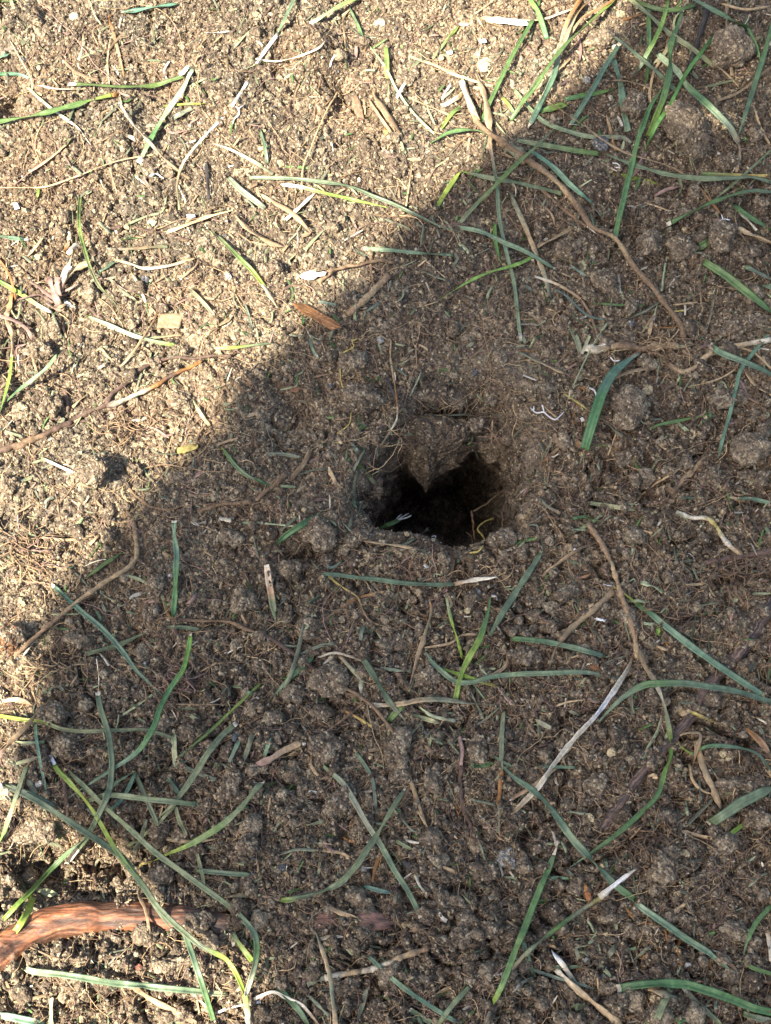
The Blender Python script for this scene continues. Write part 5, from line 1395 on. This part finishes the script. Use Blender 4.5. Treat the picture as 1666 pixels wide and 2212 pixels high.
flat_piece("bark_flake", '23', [(405,742),(430,728),(470,755),(478,790),(455,805),(425,780)], (.36,.17,.05), .0012, -.4, STRAW, "upper orange bark flake beside the long blade at lower right", "bark flake", .002, BK)
flat_piece("bark_flake", '23', [(455,810),(485,790),(505,830),(498,865),(470,858)], (.33,.13,.045), .0012, -.4, STRAW, "lower orange bark flake under the green-tan stem at lower right", "bark flake", .002, BK)
flat_piece("bark_flake", '13', [(300,975),(400,925),(520,930),(560,985),(480,1020),(380,1050)], (.16,.075,.045), .0015, -.5, BARK, "dull reddish bark patch showing left of the buried root", "bark flake", .0015, BK)
flat_piece("bark_flake", '13', [(560,960),(690,925),(830,940),(890,985),(860,1040),(720,1060),(600,1020)], (.145,.075,.05), .0015, -.5, BARK, "wide reddish-grey bark patch below the slim end of the dull blade", "bark flake", .0015, BK)
flat_piece("bark_flake", '11', [(205,845),(260,825),(285,855),(260,885),(220,880)], (.22,.11,.06), .001, 0, STRAW, "small rusty flake on the dark soil left of the big clod", "bark flake", .001, BK)
flat_piece("bark_flake", '03', [(860,1290),(900,1265),(935,1290),(905,1320)], (.20,.075,.05), .001, 0, STRAW, "small reddish flake on sunny soil below the root", "bark flake", .001, BK)
WG = "white papery scraps"
flat_piece("white_scrap", '11', [(275,125),(310,105),(350,92),(400,105),(450,100),(440,125),(395,130),(370,150),(330,155),(290,145)], 'x', .0012, .5, WHITE, "white fluffy scrap on the shade's edge above the orange leaf", "white scrap", .003, WG, .08)
flat_piece("white_scrap", '00', [(1160,475),(1185,455),(1205,425),(1222,418),(1225,440),(1195,480),(1165,490)], 'x', .001, 0, WHITE, "white flake beside the pale end of a crosswise blade", "white scrap", .002, WG, .08)
flat_piece("white_scrap", '00', [(1210,1390),(1265,1388),(1268,1408),(1212,1412)], 'x', .001, 0, WHITE, "small oblong white flake in the middle of the sunny soil", "white scrap", .002, WG, .08)
flat_piece("white_scrap", '00', [(80,1320),(110,1310),(130,1350),(95,1362)], 'x', .001, 0, WHITE, "white flake near the left edge above the dried tuft", "white scrap", .002, WG, .08)
flat_piece("white_scrap", '10', [(1435,258),(1480,248),(1490,275),(1445,280)], 'x', .001, 0, WHITE, "small white flake above and left of the pale cream stone", "white scrap", .002, WG, .08)
flat_piece("white_scrap", '10', [(1225,335),(1265,320),(1270,350),(1240,355)], 'x', .001, 0, WHITE, "white flake left of the pale cream stone", "white scrap", .002, WG, .08)
flat_piece("white_scrap", '01', [(430,60),(470,70),(480,115),(445,100)], 'x', .001, 0, WHITE, "white flake behind the dried pinkish leaf tuft", "white scrap", .002, WG, .08)
# white fungus-like threads
def thread(label, first, *rest, w=10):
    D = to_d(first[0], first[1]); ob, O, S = stroke('R', D, w, 'x', {'smooth': 1, 'tp': .2, 'l': 1.2}, "white_thread")
    for cr, pts in rest: stroke('R', to_d(cr, pts), w * .9, 'x', {'smooth': 1, 'tp': .3, 'l': 1.2}, "branch", ob, O)
    tag(ob, label, "white thread", "white threads on the soil"); used_labels[label] = 1
thread("branching white thread on soil right of the burrow", ('21', [(108,985),(145,1015),(195,1010),(215,1030),(265,1060),(300,1035),(325,1010)]), ('21', [(183,965),(190,985),(195,1010)]), ('21', [(130,975),(128,1000)]), w=13)
thread("white thread left of the crosswise pale-ended blade", ('00', [(1098,398),(1070,440),(1065,470),(1083,512)]), w=12)
thread("white thread under the bleached white stub in the sun", ('00', [(1582,680),(1548,705),(1550,740),(1520,770),(1503,825)]), ('00', [(1548,705),(1530,690)]), w=12)
thread("short white thread left of the curved bleached stem", ('00', [(975,1140),(1010,1125),(1060,1155)]), w=12)
thread("white thread in the shade right of the white-ended blades", ('20', [(640,1055),(670,1060),(690,1080),(660,1085)]), w=10)
thread("white thread on the clod at the right, by the curved green blade", ('20', [(1310,1480),(1330,1440),(1355,1420),(1400,1425)]), ('20', [(1355,1420),(1345,1390)]), w=10)
thread("white thread at the edge of the arching blade's tan straw", ('10', [(475,430),(490,380),(525,350)]), w=13)
thread("tiny white thread at the burrow's lower lip", ('12', [(1130,160),(1160,155),(1150,180),(1200,200)]), w=8)
thread("short white thread near the knotty pale rhizome", ('21', [(625,655),(650,680),(685,675)]), w=10)
thread("white thread above the broad glossy blade", ('21', [(490,855),(520,870),(535,905)]), w=15)
thread("white scratchy thread in the sun above the white flake", ('00', [(1480,1080),(1510,1072),(1535,1070)]), w=10)

# ---------------------------------------------------------------- dried tuft and root mats
def bundle(name, label, cat, strokes_, part):
    em = None
    for kind, crop, pts, w, cols, opt in strokes_:
        D = to_d(crop, pts)
        if em is None:
            c = D[0]; x, y, z = drop_at(c[0], c[1]); em = bpy.data.objects.new(name, None); scene.collection.objects.link(em)
            em.location = (float(x), float(y), float(z)); em.empty_display_size = .01; tag(em, label, cat); O = np.array([x, y, z], float)
        stroke(kind, D, w, cols, opt, part, em, O)
    used_labels[label] = 1
bundle("dried_tuft", "dried tuft of pinkish-brown grass leaves near the left edge", "dried tuft", [
 ('S', '01', [(385,320),(340,210),(312,135)], 59, 'mm', {'l': 2, 'e1': 2}), ('S', '01', [(380,295),(300,240),(250,195),(190,168)], 34, 'mm', {'l': 2, 'e1': 2, 't': 1}),
 ('S', '01', [(400,200),(420,110),(455,30),(480,-40)], 57, 'mws', {'l': 2, 'e1': 2}), ('S', '01', [(405,190),(470,95),(530,60),(595,35)], 52, 'sss', {'l': 2, 'e1': 2}),
 ('S', '01', [(385,260),(372,190),(378,135)], 46, 'mm', {'l': 2, 'e1': 2}), ('S', '01', [(345,305),(250,250),(110,285)], 18, 'm', {'l': 2}),
 ('S', '01', [(400,235),(470,200),(500,168)], 23, 'm', {'l': 1, 't': 1}), ('S', '01', [(225,180),(270,168),(320,175)], 18, 's', {'l': 2}),
 ('S', '01', [(420,295),(480,335)], 34, 'xw', {}), ('S', '01', [(300,300),(360,335),(430,310)], 29, 'ms', {'l': 2}), ('S', '01', [(360,340),(400,350),(420,335)], 27, 'ms', {'l': 1}),
 ('S', '01', [(390,250),(410,170),(440,120)], 32, 'sm', {'l': 1})], "leaf")
def mat_of_roots(label, crop, cx, cy, rx, ry, n, cols, seed):
    rr = np.random.default_rng(seed); L_ = []
    for i in range(n):
        a = rr.uniform(0, 2 * pi); q = math.sqrt(rr.uniform(0, 1)) * .7; p = np.array([cx + rx * q * cos(a), cy + ry * q * sin(a)]); d = rr.uniform(0, 2 * pi); P = [p]
        for _ in range(rr.integers(4, 7)): d += rr.normal() * .42; p = p + np.array([cos(d), sin(d) * .8]) * rr.uniform(22, 45); P.append(p)
        L_.append(('R', crop, P, rr.uniform(6, 11), cols[rr.integers(len(cols))], {'l': rr.uniform(0, 3.5), 'a': rr.uniform(0, 3), 'smooth': 1}))
    bundle("root_mat", label, "root mat", L_, "rootlet")
mat_of_roots("tangled brown root mat at the shade's edge by the left border", '02', 190, 250, 190, 190, 60, ['t', 't', 's', 'm'], 5)
mat_of_roots("fuzzy brown root mat left of the S-curved blade", '02', 380, 960, 250, 110, 45, ['t', 's', 'r'], 6)
mat_of_roots("fine root mat under the dark branching root", '01', 800, 1110, 260, 110, 40, ['t', 'r', 't'], 8)
mat_of_roots("reddish root mat behind the S-curved blade", '02', 1150, 1120, 200, 100, 34, ['r', 't', 'm'], 9)
mat_of_roots("brown root mat right of the jointed runner's middle", '22', 1000, 680, 120, 130, 34, ['t', 'r', 't'], 10)
mat_of_roots("root mat below the sunken dark root at lower right", '23', 880, 440, 220, 150, 44, ['t', 't', 'r'], 12)
mat_of_roots("root mat on the rhizome's knots right of the burrow", '21', 900, 590, 260, 70, 40, ['t', 's', 't'], 13)
mat_of_roots("thin root mat at the right side below the cream kinked root", '22', 1400, 420, 200, 120, 34, ['t', 't', 'r'], 14)

# ---------------------------------------------------------------- what nobody could count
NL = np.array([(cos(a), sin(a)) for a in (0, 2.1, 4.2)])
def fibres(n, seed):
    rr = np.random.default_rng(seed); VV, FF, CC, base = [], [], [], 0
    cl = ['t', 't', 't', 's', 'r', 'm', 's', 't']
    while n > 0:
        dx, dy = rr.uniform(-60, 1730), rr.uniform(-60, 2280)
        dens = .3 + .5 * np.clip((dy - 400) / 700, 0, 1) + (.2 if dx > 800 else 0)
        if rr.uniform() > dens or abs(dx - 955) < 150 and abs(dy - 1060) < 100: continue
        n -= 1; m = 13; d = rr.uniform(0, 2 * pi); st = rr.uniform(3, 10); turn = rr.normal(size=m) * .33 + rr.normal() * .08
        if n % 12 == 0: m = 24; st = rr.uniform(7, 15); turn = rr.normal(size=m) * .2 + rr.normal() * .04
        ang = d + np.cumsum(turn); D = np.array([dx, dy]) + np.cumsum(np.stack([np.cos(ang), np.sin(ang)], 1) * st, 0)
        x, y, z = drop_at(D[:, 0], D[:, 1]); z = np.maximum(smooth1(samp(HS, x, y) * .5 + samp(HC, x, y) * .5, 2), samp(HC, x, y) - .0006) + rr.uniform(-.0004, .0006) + rr.uniform(0, .0022) * np.sin(np.linspace(0, pi, m)) ** 2
        x, y = at(D[:, 0], D[:, 1], z); P = np.stack([x, y, z], 1); w = rr.uniform(.00011, .0003) * (1.15 if m > 20 else 1)
        V, F, k = skin(P, np.linspace(w, w * .6, m), NL); VV.append(V); FF.append(F[0] + base); base += len(V)
        CC.append(np.repeat(np.array([COL[cl[rr.integers(len(cl))]]]) * rr.uniform(.85, 1.6), len(V), 0))
    return np.concatenate(VV), np.concatenate(FF), np.concatenate(CC)
V, F, C = fibres(5600, 21); tag(mk("fine_rootlets", V, F, C, ROOTM), "fine brown rootlets tangled all over the soil", "rootlets", kind="stuff")
def chips(n, seed):
    rr = np.random.default_rng(seed); VV, FF, CC, base = [], [], [], 0
    cl = ['d', 'd', 'p', 's', 's', 'b', 'g', 'w', 't', 'm', 'd', 'p']
    for _ in range(n):
        dx, dy = rr.uniform(-60, 1730), rr.uniform(-60, 2280)
        if abs(dx - 955) < 140 and abs(dy - 1060) < 90: continue
        L = rr.uniform(8, 34) if rr.uniform() < .8 else rr.uniform(30, 60); a = rr.uniform(0, 2 * pi); t = np.linspace(-.5, .5, 6); cv = rr.normal() * .05; kk = rr.normal() * .5 if rr.uniform() < .25 else 0; kx = np.abs(t - rr.uniform(-.2, .2)) * kk + cv * t * t * 4
        D = np.array([dx, dy]) + L * np.stack([np.cos(a) * t - np.sin(a) * kx, np.sin(a) * t + np.cos(a) * kx], 1)
        x, y, z = drop_at(D[:, 0], D[:, 1]); zz = samp(HS, x, y) * .5 + samp(HC, x, y) * .5; f = np.polyfit(t, zz, 1); zz = np.polyval(f, t) * .7 + zz * .3 + rr.uniform(.0003, .0012) + t * rr.normal() * .003
        x, y = at(D[:, 0], D[:, 1], zz); P = np.stack([x, y, zz], 1); w = rr.uniform(.00022, .0006) * (1 if rr.uniform() < .8 else 1.7)
        V, F, k = skin(P, np.full(6, w) * np.array([rr.uniform(.3, 1), 1, 1.05, 1, .95, rr.uniform(.15, .9)]), FLAT * np.array([1, .55]), np.full(6, rr.uniform(-.8, .8)), .2, rr.integers(1 << 30))
        VV.append(V); FF.append(F[0] + base); base += len(V); c = np.array(COL[cl[rr.integers(len(cl))]]) * rr.uniform(.65, 1.2)
        CC.append(np.tile(c * rr.uniform(.6, 1.3, size=(8, 1)), (6, 1)))
    return np.concatenate(VV), np.concatenate(FF), np.concatenate(CC)
V, F, C = chips(4200, 22); tag(mk("grass_clippings", V, F, C, STRAW), "tiny dry and green grass clippings strewn over the soil", "clippings", kind="stuff")
def crumbs(n, sub, rlo, rhi, seed):
    rr = np.random.default_rng(seed); V0, F0 = ICO[sub]; nv = len(V0)
    var = np.stack([V0 * (1 + .5 * (noise3(V0 + 7.7 * k, .8, 600 + k) * 2))[:, None] for k in range(24)])
    dx, dy = rr.uniform(-70, 1740, n), rr.uniform(-70, 2290, n)
    z = np.zeros(n)
    for _ in range(4):
        x, y = at(dx, dy, z); z = np.maximum(samp(HC, x, y), -.07)
    ok = np.abs(samp(HC, x, y) - z) < .004; ok &= z > -.044; dn = fbm(x, y, .03, 701, 3) + .5 * fbm(x, y, .008, 702, 2); ok &= dn > rr.uniform(-.75, .45, n)
    x, y, z = x[ok], y[ok], z[ok]; n = len(x)
    r = np.clip(rlo * np.exp(rr.exponential(.42, n)), rlo, rhi); k = rr.integers(24, size=n); a = rr.uniform(0, 2 * pi, n)
    B = var[k] * np.stack([r * rr.uniform(.75, 1.25, n), r * rr.uniform(.75, 1.25, n), r * rr.uniform(.6, 1.0, n)], 1)[:, None, :]
    ca, sa = np.cos(a)[:, None], np.sin(a)[:, None]; Bx = B[:, :, 0] * ca - B[:, :, 1] * sa; By = B[:, :, 0] * sa + B[:, :, 1] * ca
    P = np.stack([Bx + x[:, None], By + y[:, None], B[:, :, 2] + (z + r * rr.uniform(-.1, .5, n))[:, None]], -1).reshape(-1, 3)
    F = (F0[None] + (np.arange(n) * nv)[:, None, None]).reshape(-1, 3)
    t = np.clip(rr.beta(2.0, 2.6, n) + .25 * fbm(x, y, .04, 201, 2), 0, 1)[:, None]; C = np.where(t < .5, DARK + (MID - DARK) * t * 2, MID + (TAN - MID) * (t * 2 - 1))
    u = rr.uniform(size=n)[:, None]; C = np.where(u > .955, np.array([.44, .34, .19]), C); C = np.where(u > .997, np.array([.62, .57, .48]), C); C = np.where(u < .01, np.array([.10, .10, .10]), C)
    return P, F, np.repeat(C, nv, 0)
def nuggets(n, seed):
    rr = np.random.default_rng(seed); V0, F0 = ICO[3]; nv = len(V0); VV, CC = [], []
    for k in range(36):
        s_ = np.array([rr.uniform(.8, 1.25), rr.uniform(.7, 1.0), rr.uniform(.6, .9)]); P = V0 * s_; o = rr.uniform(0, 90, 3)
        P = P * (1 + .75 * noise3(P + o, .95, 641) + .35 * noise3(P + o, .45, 642))[:, None]; d1, q1 = domes3(P + o, .62, 643); d2, q2 = domes3(P + o, .3, 646)
        VV.append(P + V0 * (.34 * d1 + .17 * d2 - .22)[:, None]); CC.append(np.clip(.45 + .35 * (q1 - .5) + .75 * (q2 - .5), 0, 1))
    VV, CC = np.array(VV), np.array(CC); dx, dy = rr.uniform(-60, 1730, n), rr.uniform(-60, 2280, n); z = np.zeros(n)
    for _ in range(4): x, y = at(dx, dy, z); z = np.maximum(samp(HS, x, y), -.06)
    pack = np.clip(.5 + (y * .75 - x * .85 - .012) / .09, 0, 1); dn = fbm(x, y, .035, 711, 3)
    ok = (dn + .30 - .62 * pack > rr.uniform(-.5, .75, n)) & (np.abs(samp(HC, x, y) - z) < .006) & (z > -.04); x, y, z = x[ok], y[ok], z[ok]; n = len(x)
    r = np.clip(.0011 * np.exp(rr.exponential(.5, n)), .0011, .0046); k = rr.integers(36, size=n); a = rr.uniform(0, 2 * pi, n)
    B = VV[k] * r[:, None, None]; ca, sa = np.cos(a)[:, None], np.sin(a)[:, None]
    P = np.stack([B[:, :, 0] * ca - B[:, :, 1] * sa + x[:, None], B[:, :, 0] * sa + B[:, :, 1] * ca + y[:, None], B[:, :, 2] + (z + r * rr.uniform(.0, .55, n))[:, None]], -1).reshape(-1, 3)
    t = np.clip(CC[k] + rr.normal(size=(n, 1)) * .16, 0, 1).reshape(-1, 1); C = np.where(t < .5, DARK + (MID - DARK) * t * 2, MID + (TAN - MID) * (t * 2 - 1))
    return P, (F0[None] + (np.arange(n) * nv)[:, None, None]).reshape(-1, 3), C
N_ = nuggets(6500, 33); print('nuggets', len(N_[0]) // 642)
tag(mk("soil_nuggets", *N_, SOIL), "small broken lumps of brown soil strewn thickly over the ground", "soil crumbs", kind="stuff")
A = crumbs(9000, 2, .0007, .0019, 31); B = crumbs(150000, 1, .00034, .0009, 32)
tag(mk("soil_crumbs", np.concatenate([A[0], B[0]]), np.concatenate([A[1], B[1] + len(A[0])]), np.concatenate([A[2], B[2]]), SOIL, smooth=False), "loose crumbs and grit of brown soil", "soil crumbs", kind="stuff")

# ---------------------------------------------------------------- unseen tree behind the viewer, added and shaped to cast the shade
SHADE = [(1420,-260),(1360,-40),(1310,110),(1190,215),(1090,285),(965,385),(865,465),(765,590),(640,690),(565,760),(505,850),(440,930),(330,1030),(265,1095),(200,1180),(130,1270),(70,1345),
 (85,1440),(85,1540),(60,1610),(50,1700),(100,1800),(190,1880),(310,1930),(440,2000),(600,2060),(575,2130),(520,2190),(490,2270),(470,2620),(2250,2620),(2250,-260)]  # wanted shade outline on the ground; the added leaves are placed to fill it
leaf_m, lnt, lb_ = new_mat("added_tree_leaf"); lb_.inputs["Base Color"].default_value = (.05, .10, .03, 1); lb_.inputs["Roughness"].default_value = .5
bark_m, bnt, bb_ = new_mat("added_tree_bark"); bb_.inputs["Base Color"].default_value = (.12, .09, .065, 1); bb_.inputs["Roughness"].default_value = .9
tree = bpy.data.objects.new("tree", None); scene.collection.objects.link(tree); tree.location = (-.5, -2.3, 0)  # out of view, added only to block the sun
tag(tree, "unseen tree added to cast the shade around the burrow", "tree"); TO = np.array([-.5, -2.3, 0.0])
def leaves():
    rr = np.random.default_rng(77); G = np.array([at(a, b) for a, b in SHADE]).astype(float); PTS = []
    def fill(n, poly, inset, s0, s1, keep=None, band=9.0):
        lo, hi = poly.min(0), poly.max(0); x = rr.uniform(lo[0], hi[0], n); y = rr.uniform(lo[1], hi[1], n); d, i = poly_dist(x, y, poly); k = i & (d > inset) & (d < band)
        if keep is not None: k &= keep(x, y)
        x, y = x[k], y[k]; s = rr.uniform(s0, s1, len(x)); PTS.append(np.stack([x, y, 0 * x], 1) + SUN * s[:, None])
    dap = np.array([at(a, b) for a, b in [(1290,-250),(1700,-250),(1700,330),(1500,300),(1330,150)]]).astype(float)
    def solid(x, y): d, i = poly_dist(x, y, dap); return ~i | (rr.uniform(size=len(x)) < .42)
    fill(17000, G, .012, 1.25, 1.6, solid); nb = sum(map(len, PTS)); fill(26000, G, .006, 1.25, 1.45, solid, .022)
    ne = sum(map(len, PTS))
    # further added leaves, clear of the sunlit ground
    c = TO + np.array([.5, .35, 2.3]); q = rr.normal(size=(2600, 3)); q = q / np.linalg.norm(q, axis=1)[:, None] * rr.uniform(.3, 1, (2600, 1)) ** .5 * np.array([.9, .55, .45]) + c
    g = q - SUN * (q[:, 2] / SUN[2])[:, None]; ok = (g[:, 0] > .25) | (g[:, 1] < -.40); ok &= ~((g[:, 0] < .3) & (g[:, 1] > -.33)); PTS.append(q[ok])
    P = np.concatenate(PTS); n = len(P); d = rr.normal(size=(n, 3)); d /= np.linalg.norm(d, axis=1)[:, None]; e = np.cross(d, rr.normal(size=(n, 3))); e /= np.linalg.norm(e, axis=1)[:, None]; u = np.cross(d, e)
    Ls, Ws = rr.uniform(.011, .017, n)[:, None], rr.uniform(.006, .0095, n)[:, None]; Ls[nb:ne] *= .55; Ws[nb:ne] *= .6
    V = np.stack([P - d * Ls, P - d * Ls * .2 + e * Ws + u * .003, P + d * Ls, P - d * Ls * .2 - e * Ws + u * .003, P - d * Ls * .2, P + d * Ls * .35], 1)
    b = (np.arange(n) * 6)[:, None]; F = np.concatenate([b + np.array([[0, 1, 4]]), b + np.array([[1, 2, 4]]), b + np.array([[0, 4, 3]]), b + np.array([[4, 2, 3]])])
    mk("added_crown", V.reshape(-1, 3), F, np.full((n * 6, 3), .1), leaf_m, tree, TO)
leaves()
def added_limb(name, pts, r0, r1):
    P = spline(np.array(pts, float), 24); V, F, k = skin(P, np.linspace(r0, r1, 24), ROUND, None, .08, 3); mk(name, V, F, np.full((len(V), 3), .1), bark_m, tree, TO)
added_limb("added_trunk", [TO + (0, 0, -.05), TO + (.02, .02, .8), TO + (-.02, .05, 1.6), TO + (.03, .06, 2.5)], .09, .045)
cr_ = np.array([*map(float, at(1500, 1700)), 0.0]) + SUN * 1.45
added_limb("added_limb", [TO + (0, .04, 1.25), TO * .6 + cr_ * .4 + (0, 0, .85), cr_], .035, .008)
added_limb("added_limb", [TO + (.02, .05, 1.9), TO + (.5, .2, 2.2), TO + (1.0, .45, 2.35)], .03, .006)
